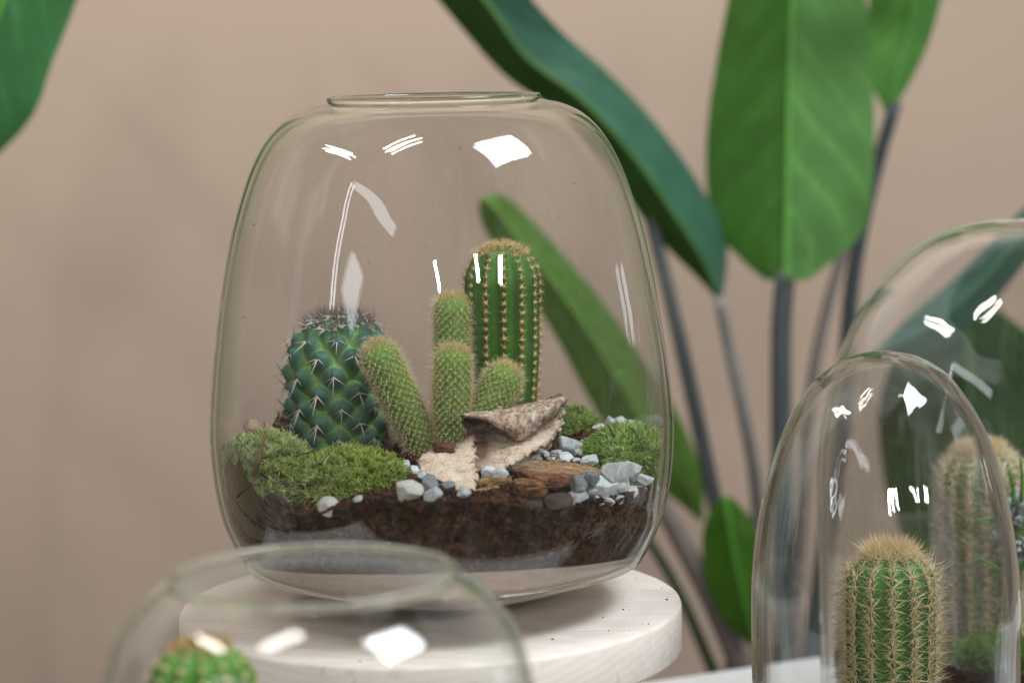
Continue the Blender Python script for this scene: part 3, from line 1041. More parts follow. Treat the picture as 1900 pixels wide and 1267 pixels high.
# the tall ribbed one
b = D(932, 775, 4.2); b[2] = soil_h(b[0], b[1]) - 0.4
top = D(927, 449, 4.2)
ribbed_cactus("ribbed_cactus", "tall dark green ribbed column cactus with orange areole rows in the big jar", b, top[2] - b[2] - 0.1, 2.20, 13, 0.17,
              ((0.064, 0.178, 0.018), (0.027, 0.085, 0.012), (0.072, 0.19, 0.024)), 0.50,
              [(10, (58, 86), (0.24, 0.46), 0.024, (0.78, 0.56, 0.27), (0.84, 0.66, 0.38)), (3, (10, 50), (0.28, 0.46), 0.024, (0.76, 0.52, 0.24), (0.80, 0.58, 0.30))],
              0.115, (0.68, 0.45, 0.22), (105, (0.30, 0.55), (0.88, 0.70, 0.38), (0.88, 0.68, 0.38)), tilt=(0, 1.0), spin0=-math.pi / 2 + 0.02, crown=0.72)

# tubercled blue-green cactus
def tubercle_cactus(base, H, R, label):
    root = obj("tubercled_cactus", None, loc=base, label=label, cat="cactus")
    ncol, pitch, Ht = 9, 0.90, 0.78
    nz, nth = 230, 300
    r, z = dome_profile(H, R, nz, base=0.82, flat=1.12, mid=0.5)
    seg = np.hypot(np.diff(r), np.diff(z)); L = np.concatenate([[0], np.cumsum(seg)])
    th = np.linspace(0, 2 * math.pi, nth, endpoint=False)
    dr, dz = np.gradient(r), np.gradient(z)
    nl = np.hypot(dr, dz); nr_, nz_ = dz / nl, -dr / nl
    hmap = np.zeros((nz, nth)); pts = []
    row, s = 0, 0.35
    while s < L[-1] - 0.35:
        off = (row % 2) * 0.5
        ri, zi = np.interp(s, L, r), np.interp(s, L, z)
        pk = pitch * (1.0 if s < L[-1] - R else max(0.5, ri / R * 0.9 + 0.1))
        scale = min(1.0, 0.5 + 0.55 * ri / R)
        nc = ncol
        for k in range(nc):
            tk = 2 * math.pi * (k + off) / nc + 0.06 * rng.normal() * 0.6 + 0.13
            sk = s + 0.07 * rng.normal()
            wid = max(0.30, 2 * math.pi * ri / nc * 0.47)
            dth = (th - tk + math.pi) % (2 * math.pi) - math.pi
            du = dth[None, :] * np.maximum(r, 0.15)[:, None] / wid
            dv = (L - sk)[:, None] / (pitch * 0.92 * max(scale, .6))
            dvv = np.where(dv > 0, dv * 1.05, dv * 0.9)
            d = np.sqrt(du ** 2 + dvv ** 2)
            bump = np.where(d < 1, (1 - d ** 1.7), 0) ** 0.95
            hmap = np.maximum(hmap, bump * Ht * scale / Ht)
            tz = sk + 0.10
            ri2, zi2 = np.interp(tz, L, r), np.interp(tz, L, z)
            n2 = (np.interp(tz, L, nr_), np.interp(tz, L, nz_))
            N = np.array([n2[0] * math.cos(tk), n2[0] * math.sin(tk), n2[1]])
            pts.append((np.array([ri2 * math.cos(tk), ri2 * math.sin(tk), zi2]) + N * Ht * scale * 0.97, N, s / L[-1], scale))
        s += pk; row += 1
    disp = hmap * Ht
    P = np.stack([r[:, None] * np.cos(th), r[:, None] * np.sin(th), np.repeat(z[:, None], nth, 1)], -1)
    Nn = np.stack([nr_[:, None] * np.cos(th), nr_[:, None] * np.sin(th), np.repeat(nz_[:, None], nth, 1)], -1)
    lift = np.array([0, 0, 1.0])
    V = P + Nn * disp[..., None] + lift * (0.18 * hmap[..., None] ** 2)
    k = hmap.reshape(-1, 1)
    hi, lo = np.array((0.050, 0.132, 0.088)), np.array((0.22, 0.38, 0.12))
    f = np.clip((k - 0.16) / 0.5, 0, 1)
    C = lo * (1 - f) + hi * f
    C *= 1 + 0.2 * fbm(V.reshape(-1, 3), 1.5, 3, 3)[:, None]
    obj("body", mesh("body", V.reshape(-1, 3), grid_quads(nz, nth, True), mats=[M_CACTUS], col=C), root)
    tan0, tan1 = (0.78, 0.67, 0.58), (0.74, 0.65, 0.60)
    var = []
    for i in range(6):
        Vs, Ts, Cs, mi, n = [], [], [], [], 0
        V, T, C = blobs(np.zeros((1, 3)), np.array([[0, 0, 1.0]]), 0.10, (0.55, 0.50, 0.42), 0.5)
        Vs.append(V); Ts.append(T); Cs.append(C); mi += [1] * len(T); n += len(V)
        for (az, el, ln, c0, c1, w) in [(-90, 24, 1.15, tan0, tan1, .046), (-25, 20, .9, tan0, tan1, .040), (-155, 20, .9, tan0, tan1, .040), (90, 38, 1.0, (0.10, 0.07, 0.06), (0.08, 0.055, 0.05), .032), (rng.choice([-60, -120]), 25, .75, tan0, tan1, .034)]:
            az = math.radians(az + rng.normal() * 9); el = math.radians(el + rng.normal() * 7)
            d_ = np.array([[math.cos(az) * math.cos(el), math.sin(az) * math.cos(el), math.sin(el)]])
            V, T, C = spines(np.zeros((1, 3)), d_, 1, (0, 1), (ln * .8, ln * 1.1), w, c0, c1)
            Vs.append(V); Ts.append(T + n); Cs.append(C); mi += [0] * len(T); n += len(V)
        var.append(mesh("spine_cluster", np.vstack(Vs), None, np.vstack(Ts), mats=[M_SPINE, M_AREOLE], col=np.vstack(Cs), midx=mi, smooth=False))
    for i, (p, N, fr, sc) in enumerate(pts):
        o = obj("spine_cluster", var[i % 6], root, loc=p)
        Nv = Vector(N)
        zax = Nv.normalized(); up = Vector((0, 0, 1)) if abs(zax.z) < 0.97 else Vector((0, 1, 0))
        x = up.cross(zax).normalized(); y = zax.cross(x)
        o.rotation_mode = 'QUATERNION'
        o.rotation_quaternion = Matrix((x, y, zax)).transposed().to_quaternion()
        f = 0.92 + 0.2 * rng.uniform()
        o.scale = (f, f, f)
    # woolly dark-spined crown
    n = 70
    a = rng.uniform(0, 6.28, n); rad = R * 0.78 * np.sqrt(rng.uniform(0.02, 1, n))
    zt = H + 0.5 - 0.55 * (rad / (R * 0.78)) ** 2
    P = np.stack([rad * np.cos(a), rad * np.sin(a), zt - 0.1], -1)
    N = unit(np.stack([P[:, 0] * .45, P[:, 1] * .45, np.full(n, 1.0)], -1))
    V, T, C = blobs(P, N, 0.15, (0.62, 0.58, 0.52), 0.8)
    obj("crown_wool", mesh("crown_wool", V, None, T, mats=[M_AREOLE], col=C), root, kind="stuff")
    V, T, C = spines(P + N * .05, N, 4, (5, 60), (0.55, 1.05), 0.034, (0.34, 0.28, 0.26), (0.06, 0.04, 0.05))
    obj("crown_spines", mesh("crown_spines", V, None, T, mats=[M_SPINE], col=C, smooth=False), root, kind="stuff")
    return root


b = D(637, 838, 4.6); b[2] = soil_h(b[0], b[1]) - 0.3
top = D(632, 590, 4.6)
tubercle_cactus(b, top[2] - b[2] - 0.30, 2.66, "stout blue-green cactus of knobbly tubercles with dark crown spines behind the left moss")

# clustering cactus of four finger stems
def finger_stem(root, axis, R, label=None, dens=1.0, seedc=0):
    axis = np.asarray(axis, float)
    Lr = np.linalg.norm(np.diff(axis, axis=0), axis=1).sum()
    nz, nth = 110, 132
    t = np.linspace(0, 1, nz)
    cap = R * 1.0
    s = t * (Lr - cap + cap * 1.45)
    aa = np.clip((s - (Lr - cap)) / (cap * 1.45), 0, 1) * math.pi / 2
    sl = np.where(s < Lr - cap, s, Lr - cap + cap * np.sin(aa))
    rad = R * np.where(s < Lr - cap, 1, np.cos(aa)) * (0.80 + 0.20 * np.clip(sl / (Lr * 0.35), 0, 1))
    rad = np.maximum(rad, 0.004)
    A = spline(axis, 80)
    cl = np.concatenate([[0], np.cumsum(np.linalg.norm(np.diff(A, axis=0), axis=1))]); cl *= Lr / cl[-1]
    def at(sv):
        return np.stack([np.interp(sv, cl, A[:, k]) for k in range(3)], -1)
    c = at(sl)
    tg = unit(at(np.minimum(sl + .1, Lr)) - at(np.maximum(np.minimum(sl + .1, Lr) - .2, 0)))
    ref = np.array([0, 1.0, 0.02])
    e1 = unit(np.cross(ref, tg)); e2 = np.cross(tg, e1)
    th = np.linspace(0, 2 * math.pi, nth, endpoint=False)
    ncol, pitch = max(12, int(18 * R / 1.15)), 0.215
    # lattice
    arc = s
    rows = np.arange(0.25, arc[-1] - 0.12, pitch)
    H = np.zeros((nz, nth)); PP, NN = [], []
    dr = np.gradient(rad); dsl = np.gradient(sl) + 1e-9
    nrm_r = dsl / np.hypot(dr, dsl); nrm_t = -dr / np.hypot(dr, dsl)
    for i, sv in enumerate(rows):
        ri = np.interp(sv, arc, rad)
        nc = ncol if ri > 0.55 * R else max(4, int(ncol * ri / (0.55 * R)))
        tk = (np.arange(nc) + 0.5 * (i % 2)) / nc * 2 * math.pi + rng.normal(0, .03, nc)
        cc = np.array([np.interp(sv, arc, c[:, k]) for k in range(3)])
        a1 = np.array([np.interp(sv, arc, e1[:, k]) for k in range(3)]); a2 = np.array([np.interp(sv, arc, e2[:, k]) for k in range(3)]); tt = np.array([np.interp(sv, arc, tg[:, k]) for k in range(3)])
        nr1, nt1 = np.interp(sv, arc, nrm_r), np.interp(sv, arc, nrm_t)
        dirs = np.cos(tk)[:, None] * a1 + np.sin(tk)[:, None] * a2
        N = unit(dirs * nr1 + tt * nt1)
        PP.append(cc + dirs * ri + N * 0.045); NN.append(N)
        j = np.argmin(np.abs(arc - sv))
        lo, hi = max(0, j - 6), min(nz, j + 7)
        for tkk in tk:
            dth = (th - tkk + math.pi) % (2 * math.pi) - math.pi
            d = np.sqrt((dth[None] * np.maximum(rad[lo:hi], .1)[:, None] / 0.23) ** 2 + ((arc[lo:hi] - sv)[:, None] / 0.25) ** 2)
            H[lo:hi] = np.maximum(H[lo:hi], np.clip(1 - d ** 1.6, 0, 1))
    dirs = np.cos(th)[None, :, None] * e1[:, None] + np.sin(th)[None, :, None] * e2[:, None]
    V = c[:, None] + dirs * (rad[:, None] + 0.06 * H * nrm_r[:, None])[..., None] + tg[:, None] * (0.06 * H * nrm_t[:, None])[..., None]
    k = H.reshape(-1, 1)
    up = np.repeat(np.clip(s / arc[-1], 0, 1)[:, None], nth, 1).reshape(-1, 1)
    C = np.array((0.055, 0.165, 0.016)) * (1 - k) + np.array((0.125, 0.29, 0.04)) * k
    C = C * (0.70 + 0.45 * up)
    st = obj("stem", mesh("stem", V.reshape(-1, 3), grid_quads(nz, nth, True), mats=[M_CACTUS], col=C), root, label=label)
    P, N = np.vstack(PP), np.vstack(NN)
    V, T, C = blobs(P, N, 0.060, (0.70, 0.45, 0.15), 0.7)
    obj("areoles", mesh("areoles", V, None, T, mats=[M_AREOLE], col=C), st, kind="stuff")
    V, T, C = spines(P, N, 6, (55, 82), (0.20, 0.36), 0.0112, (0.88, 0.76, 0.42), (0.92, 0.87, 0.68))
    V2, T2, C2 = spines(P, N, 4, (8, 62), (0.34, 0.62), 0.016, (0.84, 0.70, 0.40), (0.92, 0.84, 0.60))
    obj("spines", mesh("spines", np.vstack([V, V2]), None, np.vstack([T, T2 + len(V)]), mats=[M_SPINE], col=np.vstack([C, C2]), smooth=False), st, kind="stuff")
    tip = P[-40:]
    V, T, C = spines(tip, NN[-1][:1].repeat(len(tip), 0), 7, (5, 50), (0.25, 0.48), 0.014, (0.74, 0.52, 0.2), (0.84, 0.66, 0.36))
    obj("crown_spines", mesh("crown_spines", V, None, T, mats=[M_SPINE], col=C, smooth=False), st, kind="stuff")


b = D(838, 830, 1.2)
cl = obj("cluster_cactus", None, loc=b, label="clump of four bright green finger cacti with fine golden spines behind the birch bark", cat="cactus")
def ax(pts):
    return [D(*p) - b for p in pts]
finger_stem(cl, ax([(838, 850, 2.6), (838, 780, 2.7), (840, 660, 2.8), (838, 546, 2.8)]), 0.99, "rearmost and tallest finger stem")
finger_stem(cl, ax([(838, 840, 0.3), (838, 780, 0.2), (840, 700, 0.1), (840, 642, 0.1)]), 1.00, "short upright front finger stem")
finger_stem(cl, ax([(790, 838, 0.8), (768, 795, 0.5), (735, 725, 0.2), (693, 636, 0.0)]), 1.02, "finger stem leaning left")
finger_stem(cl, ax([(872, 850, 0.6), (890, 790, 0.7), (918, 735, 0.9), (948, 678, 1.1)]), 1.04, "finger stem leaning right")

# ------------------------------------------------------------------ birch bark
def patch(rows, nu, nv, thick, jag=0.04, seed=0, attr=None):
    """sheet through rows of points (a grid of control points), with a thickness"""
    R = np.array([[D(*p) for p in row] for row in rows])
    R1 = np.stack([spline(row, nu) for row in R])                    # rows x nu
    Pm = np.stack([spline(R1[:, j], nv) for j in range(nu)], 1)      # nv x nu
    du = np.gradient(Pm, axis=1); dv = np.gradient(Pm, axis=0)
    N = unit(np.cross(du, dv))
    n = fbm(Pm, 1.0, 4, seed) * jag * 3 + fbm(Pm, 4.0, 3, seed + 3) * jag
    Pm = Pm + N * n[..., None]
    e = np.zeros((nv, nu)); e[0] = e[-1] = 1; e[:, 0] = e[:, -1] = 1
    ej = np.stack([noise(Pm, 2.2, seed + 11 + k) + 0.7 * noise(Pm, 6.0, seed + 31 + k) for k in range(3)], -1) * jag * 4.0
    Pm = Pm + ej * e[..., None]
    A = Pm + N * thick / 2; B = Pm - N * thick / 2
    q = grid_quads(nv, nu); k = nv * nu
    V = np.vstack([A.reshape(-1, 3), B.reshape(-1, 3)])
    bnd = [i for i in range(nu)] + [i * nu + nu - 1 for i in range(1, nv)] + [(nv - 1) * nu + i for i in range(nu - 2, -1, -1)] + [i * nu for i in range(nv - 2, 0, -1)]
    bq = [[bnd[i], bnd[i - 1], bnd[i - 1] + k, bnd[i] + k] for i in range(len(bnd))]
    Q = np.vstack([q, q[:, ::-1] + k, bq])
    uu, vv = np.meshgrid(np.linspace(0, 1, nu), np.linspace(0, 1, nv))
    ed = np.exp(-np.minimum(np.minimum(uu, 1 - uu) * nu / 3.0, np.minimum(vv, 1 - vv) * nv / 3.0)) * np.clip(0.55 + 1.2 * noise(Pm, 1.6, seed + 50), 0, 1)
    patch.edge = np.concatenate([ed.ravel(), ed.ravel()])
    return V, Q, np.concatenate([uu.ravel(), uu.ravel()]), np.concatenate([vv.ravel(), vv.ravel()])


bb = D(890, 905, -6)
birch = obj("birch_bark", None, loc=bb, label="curled cream and brown birch bark leaning before the finger cacti", cat="bark")
rows = [[(858, 769, -2.2), (890, 764, -2.2), (916, 761.5, -2.0), (954, 754, -1.8), (1001, 745, -1.6), (1039, 736, -1.4), (1050, 741, -1.4)],
        [(859, 769, -2.9), (894, 767, -3.3), (922, 768, -3.6), (958, 766, -3.6), (1004, 756, -3.2), (1042, 740, -2.4), (1050, 744, -1.8)],
        [(862, 771, -3.2), (898, 774, -4.0), (926, 782, -4.5), (960, 790, -4.6), (1005, 772, -4.0), (1041, 749, -2.9), (1049, 746, -2.0)],
        [(865, 773, -3.1), (901, 780, -3.9), (926, 795, -4.4), (967, 812, -4.5), (1004, 786, -3.8), (1038, 758, -2.7), (1047, 749, -2.0)]]
V, Q, U, Vv = patch(rows, 110, 44, 0.09, 0.045, 3)
C = np.stack([0.95 - 0.55 * np.exp(-(U / .16) ** 2), 0.10 + 0 * U, U * 0], -1)
C[:, 1] = np.clip(C[:, 1] + 0.8 * patch.edge, 0, 0.95)
obj("curled_flap", mesh("curled_flap", V - bb, Q, mats=[M_BIRCH], col=C), birch)
rows = [[(858, 771, -1.9), (880, 766, -1.9), (910, 764, -1.7), (954, 757, -1.5), (1001, 748, -1.3), (1036, 739, -1.2), (1048, 743, -1.3)],
        [(861, 790, -1.8), (884, 790, -1.7), (915, 790, -1.6), (954, 782, -1.5), (1001, 772, -1.4), (1030, 762, -1.2), (1046, 754, -1.2)],
        [(870, 814, -3.2), (890, 815, -3.1), (925, 818, -3.0), (958, 810, -3.0), (990, 800, -2.8), (1017, 790, -2.3), (1044, 770, -1.8)],
        [(876, 848, -5.2), (890, 850, -5.2), (922, 850, -5.2), (952, 838, -4.9), (982, 826, -4.4), (1012, 808, -3.5), (1038, 792, -2.6)],
        [(880, 872, -6.6), (893, 878, -6.8), (914, 880, -6.8), (940, 869, -6.4), (972, 848, -5.6), (1002, 828, -4.6), (1031, 802, -3.2)]]
V, Q, U, Vv = patch(rows, 110, 80, 0.10, 0.06, 8)
C = np.stack([0.12 + 0 * U, np.clip(1.5 * np.exp(-((U - .04) / .17) ** 2) * np.exp(-((Vv - .48) / .36) ** 2) + 0.60 * np.exp(-((Vv - .10) / .20) ** 4) * (1 - 0.5 * U ** 2), 0, .93), U * 0], -1)  # rotten brown at the left; the band under the flap is painted shadow
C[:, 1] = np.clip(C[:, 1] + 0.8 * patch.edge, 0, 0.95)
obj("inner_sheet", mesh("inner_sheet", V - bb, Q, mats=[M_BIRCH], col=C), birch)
rows = [[(779, 850, -5.0), (798, 833, -4.5), (822, 830, -4.3), (848, 822, -4.1), (880, 806, -3.6)],
        [(778, 858, -5.4), (799, 850, -5.3), (823, 848, -5.2), (850, 843, -5.1), (882, 832, -4.7)],
        [(780, 867, -5.9), (801, 867, -6.2), (825, 869, -6.5), (854, 869, -6.5), (886, 862, -6.2)],
        [(788, 875, -6.3), (808, 884, -7.0), (829, 892, -7.6), (856, 893, -7.8), (889, 886, -7.6)],
        [(795, 880, -6.6), (814, 894, -7.5), (834, 904, -8.3), (857, 910, -8.7), (882, 914, -9.0)]]
V, Q, U, Vv = patch(rows, 100, 80, 0.12, 0.065, 15)
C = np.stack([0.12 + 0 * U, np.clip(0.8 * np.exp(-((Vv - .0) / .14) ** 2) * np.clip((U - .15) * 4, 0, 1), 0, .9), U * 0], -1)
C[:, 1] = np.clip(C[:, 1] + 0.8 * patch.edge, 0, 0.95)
obj("lower_sheet", mesh("lower_sheet", V - bb, Q, mats=[M_BIRCH], col=C), birch)


def block(size, seed, strat=0.06, n=14, crumple=0.06):
    """rough chunk: a subdivided rounded block with layered relief"""
    V0, T0 = ICO5
    V = np.sign(V0) * np.abs(V0) ** 0.42
    V = V / np.abs(V).max(0)
    r = np.random.default_rng(seed)
    for _ in range(7):                                   # broken faces
        nn = unit(r.normal(size=3)); dd = r.uniform(0.75, 1.1)
        V = V - np.clip(V @ nn - dd, 0, None)[:, None] * nn * 0.96
    lay = fbm(V * np.array([0.7, 0.7, 6.0]), 1.1, 4, seed + 3)          # thin torn layers
    st = np.floor(lay * 4) / 4
    V = V * (1 + crumple * 2.6 * fbm(V, 1.6, 5, seed)[:, None])
    V[:, :2] *= (1 + strat * 3.2 * (0.6 * st + 0.4 * lay))[:, None]
    V[:, 2] += 0.07 * fbm(V * np.array([1.0, 5.0, 1.0]), 2.0, 4, seed + 9)
    return V * np.array(size) / 2, T0


def bark_piece(name, label, px, py, y, size, rot, c0, c1, seed, grp="bark pieces in the big jar", cat="bark"):
    V, T = block(size, seed)
    n = fbm(V * np.array([1, 1, 3.5]), 2.2, 4, seed)
    C = np.array(c0) + (np.array(c1) - np.array(c0)) * np.clip(0.5 + n[:, None] * 1.1, 0, 1)
    o = obj(name, mesh(name, V, None, T, mats=[M_BARKBIT], col=C), loc=D(px, py, y), label=label, cat=cat, group=grp)
    o.rotation_euler = [math.radians(a) for a in rot]
    return o


# reddish chip
cb = D(1035, 890, -7)
rows = [[(953, 867, -6.6), (987, 860.5, -5.8), (1038, 859, -5.2), (1095, 868, -5.2), (1122, 880, -6.0)],
        [(954, 870, -7.0), (990, 873, -7.3), (1034, 873, -7.2), (1090, 877, -6.6), (1122, 882, -6.4)],
        [(957, 873, -7.4), (993, 884, -8.4), (1030, 886, -8.6), (1082, 885, -8.0), (1121, 884, -6.9)],
        [(962, 876, -7.4), (996, 894, -8.4), (1026, 903, -8.6), (1058, 900, -8.2), (1117, 887, -7.0)]]
V, Q, U, Vv = patch(rows, 140, 70, 0.20, 0.06, 31)
V[:, 2] += 0.10 * fbm(V * np.array([0.5, 4.0, 4.0]), 1.5, 4, 77) + 0.05 * np.floor(3 * fbm(V * np.array([0.35, 2.0, 2.0]), 1.5, 2, 71))
n = fbm(V * np.array([0.6, 2.5, 2.5]), 2.0, 5, 4)[:, None]
ochre = np.array((0.40, 0.26, 0.14)) + n * np.array((0.30, 0.20, 0.11))
grey = np.array((0.26, 0.19, 0.12)) + n * 0.16
red = np.array((0.24, 0.105, 0.065)) + n * np.array((0.16, 0.07, 0.04))
g = np.clip(1 - U * 2.2, 0, 1)[:, None]
f = 1 / (1 + np.exp(-(Vv[:, None] - 0.66 - 0.1 * n) * 30))
C = np.clip((ochre * (1 - g) + grey * g) * (1 - f) + red * f, 0.01, 0.9)
obj("bark_chip", mesh("bark_chip", V - cb, Q, mats=[M_BARKBIT], col=C), loc=cb, label="long reddish bark chip with ochre weathered top lying on the pebbles", cat="bark", group="bark pieces in the big jar")
bark_piece("bark_chunk", "layered rusty brown bark chunk sitting under the red chip's left end", 978, 912, -9.0, (1.75, 1.5, 1.3), (8, 6, 18), (0.10, 0.05, 0.025), (0.36, 0.19, 0.085), 5)
bark_piece("bark_chunk", "flat dark edged bark slab at the foot of the birch bark", 917, 894, -7.6, (1.9, 1.3, 0.5), (6, -8, 10), (0.09, 0.05, 0.025), (0.38, 0.25, 0.12), 9)
bark_piece("bark_chunk", "thin tan bark sliver below the flat slab on the soil", 904, 909, -8.6, (1.3, .9, 0.28), (4, -8, 5), (0.22, 0.13, 0.06), (0.52, 0.38, 0.2), 12)
bark_piece("bark_chunk", "crumbly tan bark lump behind the lower edge of the birch bark", 993, 830, 0.5, (1.8, 1.2, 1.1), (10, -30, 20), (0.17, 0.09, 0.05), (0.50, 0.34, 0.2), 14)
bark_piece("bark_chunk", "tan striped bark lump between the two left cacti", 742, 818, 3.2, (1.9, 1.3, 1.5), (10, 25, 20), (0.12, 0.075, 0.05), (0.42, 0.30, 0.2), 22)
bark_piece("bark_chunk", "dark and tan bark lump behind the moss left of the blue-green cactus", 543, 790, 4.5, (1.9, 1.4, 1.5), (0, 20, -20), (0.035, 0.022, 0.018), (0.34, 0.24, 0.17), 25)
bark_piece("bark_chunk", "brown crumpled bark flake on the birch bark's upper left edge", 822, 829, -4.6, (1.3, .8, .6), (0, 8, 0), (0.06, 0.028, 0.018), (0.20, 0.09, 0.055), 28)
bark_piece("bark_chunk", "grey brown fibrous bark slab in the soil behind the front glass under the left moss", 515, 958, -8.6, (2.5, 0.6, 2.0), (0, 30, -40), (0.06, 0.04, 0.032), (0.15, 0.11, 0.09), 33)

# twigs
def twig(label, pts, r, seed, c0=(0.12, 0.07, 0.045), grp="twigs on the moss"):
    P = spline([D(*p) for p in pts], 14)
    base = P[0].copy()
    V, q, tt = tube(P - base, np.linspace(r, r * 0.5, 14), 8, r * 0.5, seed)
    C = np.array(c0) * (1 + 0.6 * fbm(V + base, 4, 2, seed)[:, None])
    obj("twig", mesh("twig", V, q, tt, mats=[M_TWIG], col=C), loc=base, label=label, cat="twig", group=grp)


twig("upright forked brown twig standing on the left hump of moss", [(470, 880, -8.2), (481, 852, -8.1), (487, 822, -7.2), (492, 800, -6.6)], 0.11, 1, (0.19, 0.11, 0.07))
twig("short dark twig lying across the left moss in front of the blue-green cactus", [(548, 847, -7.9), (568, 840, -7.6), (589, 834, -7.2)], 0.075, 2, (0.09, 0.065, 0.05))
twig("thin curved dark twig low on the left moss by the glass", [(440, 922, -8.4), (460, 905, -8.9), (485, 897, -9.0)], 0.06, 3, (0.05, 0.03, 0.022))
twig("little brown twig at the back edge of the left moss under the blue-green cactus", [(636, 832, -4.6), (648, 820, -4.2), (655, 814, -4.0)], 0.07, 4, (0.2, 0.11, 0.07))
twig("pale grass stalk on the bright top of the left moss", [(600, 862, -8.2), (607, 850, -7.9), (611, 845, -7.7)], 0.035, 5, (0.5, 0.42, 0.22))
twig("tiny dark twig in the middle of the left moss", [(540, 866, -8.5), (548, 864, -8.5), (556, 863, -8.5)], 0.05, 6, (0.10, 0.07, 0.05))
twig("black stalk sticking out of the right moss top", [(1140, 812, -4.0), (1133, 798, -3.8), (1126, 786, -3.6)], 0.055, 7, (0.03, 0.02, 0.02))
twig("short dark stalk on top of the right moss near the glass", [(1178, 800, -3.6), (1172, 796, -3.4), (1166, 792, -3.2)], 0.05, 8, (0.03, 0.02, 0.02))

# ------------------------------------------------------------------ front left jar
JY = -37.0
fc = D(583, 1072, JY)
JK = 1 / pxcm(JY)
def mini_jar(z_rim, z_bot, th):
    """shouldered jar from its outline in photo pixels below the mouth"""
    h = z_rim - z_bot
    up = [(425, 400), (424, 330), (418, 250), (405, 175), (380, 108), (342, 55), (304, 20), (270, 0)]
    pts = [(0.01, 0), (4.5, 0.02), (7.2, .5), (8.6, 2.2)] + [(r * JK, h - z * JK) for r, z in up if h - z * JK > 3.2]
    o = spline(pts, 140)
    tg = np.gradient(o, axis=0); tg /= np.linalg.norm(tg, axis=1)[:, None]
    i = o + np.stack([-tg[:, 1], tg[:, 0]], 1) * th
    i[:, 0] = np.maximum(i[:, 0], .01)
    return o, i
o_, i_ = mini_jar(fc[2], TZ, 0.25)
a = np.linspace(0, 2 * math.pi, 17)[:-1]
hh = fc[2] - TZ
rp = np.stack([267 * JK + 0.17 * np.cos(a), hh + 0.12 + 0.17 * np.sin(a)], 1)
glass_jar("glass_jar", "blurred low open glass jar in the near foreground with one cactus inside", None, o_, i_, rp, M_GLASSF, loc=(fc[0], fc[1], TZ))
t = NT("dark_stained_wood")
t.base(t.ramp(t.noise(t.coord((10, 120, 120)), 1.5, 5), [(0.3, (0.035, 0.022, 0.015)), (0.7, (0.07, 0.045, 0.03))]), 0.5, 0.3)
pr = [(0.01, -40), (6.2, -40), (6.4, -39.6), (4.2, -37), (3.0, -20), (4.5, -4), (7.6, -2.2), (7.8, -1.8), (7.8, -.3), (7.6, 0), (0.01, 0)]
V, q = lathe(pr, 64)
ped = obj("pedestal", mesh("pedestal", V, q, mats=[t.m]), loc=(fc[0], fc[1], TZ - 0.02), label="dark wooden pedestal below the blurred foreground jar", cat="stand")
def fill(name, label, R, depth, loc, mat, n=64, amp=0.3, seed=0):
    th = np.linspace(0, 6.2832, n, endpoint=False); rr = np.linspace(0.01, 1, 24)
    X = rr[:, None] * R * np.cos(th); Y = rr[:, None] * R * np.sin(th)
    P = np.stack([X, Y, np.zeros_like(X)], -1); P[..., 2] = fbm(P + seed, .9, 4, seed) * amp
    B = P[-1].copy(); B[:, :2] *= 0.96; B[:, 2] = -depth
    allP = np.concatenate([P, B[None], (B * [0.01, 0.01, 1])[None]], 0)
    return obj(name, mesh(name, allP.reshape(-1, 3), grid_quads(len(allP), n, True), mats=[mat]), loc=loc, kind="stuff", label=label, cat="soil")
sz = -6.0
fill("soil", "brown soil in the blurred foreground jar", 390 * JK, 5, (fc[0], fc[1], sz), M_SOIL, seed=3)
ct = D(372, 1190, JY + 1)
ribbed_cactus("ribbed_cactus", "blurred bright green ribbed cactus with rusty crown inside the foreground jar", (ct[0], ct[1], sz), ct[2] - sz, 104 * JK, 13, 0.2,
              ((0.09, 0.25, 0.03), (0.06, 0.19, 0.025), (0.10, 0.27, 0.035)), 0.62,
              [(8, (60, 86), (0.2, 0.35), 0.017, (0.55, 0.35, 0.14), (0.6, 0.42, 0.2))], 0.17, (0.66, 0.52, 0.30),
              (110, (0.3, 0.6), (0.80, 0.52, 0.20), (0.70, 0.40, 0.15)), flat=0.8)

# ------------------------------------------------------------------ glass domes on the right
def cloche(name, label, axis, R, z_top, z_bot, th, sharp, mat, n=160, wob=0.0, seed=0):
    H = z_top - z_bot
    capH = R * sharp
    a = np.linspace(0, math.pi / 2, 60)
    cap = np.stack([R * np.cos(a) ** 0.86, H - capH + capH * np.sin(a) ** 1.0], 1)
    lower = np.stack([np.interp(np.linspace(0, 1, 30), [0, .08, 1], [R * .93, R * .985, R]), np.linspace(0, H - capH, 30)], 1)[:-1]
    o = np.vstack([[0.01, 0], lower, cap]); o[:, 0] = np.maximum(o[:, 0], .01)
    i = o.copy()
    tg = np.gradient(o, axis=0); tg /= np.linalg.norm(tg, axis=1)[:, None] + 1e-9
    i = o + np.stack([-tg[:, 1], tg[:, 0]], 1) * th
    i[:, 0] = np.maximum(i[:, 0], .01); i[-1] = [0.01, o[-1, 1] - th]; i[0] = [0.01, th]
    root = obj(name, None, loc=(axis[0], axis[1], z_bot), label=label, cat="glass dome")
    V, q = lathe(np.vstack([o, i[::-1]]), n)
    if wob:
        V = V * (1 + wob * fbm(V * np.array([1, 1, .25]), 0.45, 3, seed))[:, None]
    obj("glass_shell", mesh("glass_shell", V, q, mats=[mat]), root)
    return root


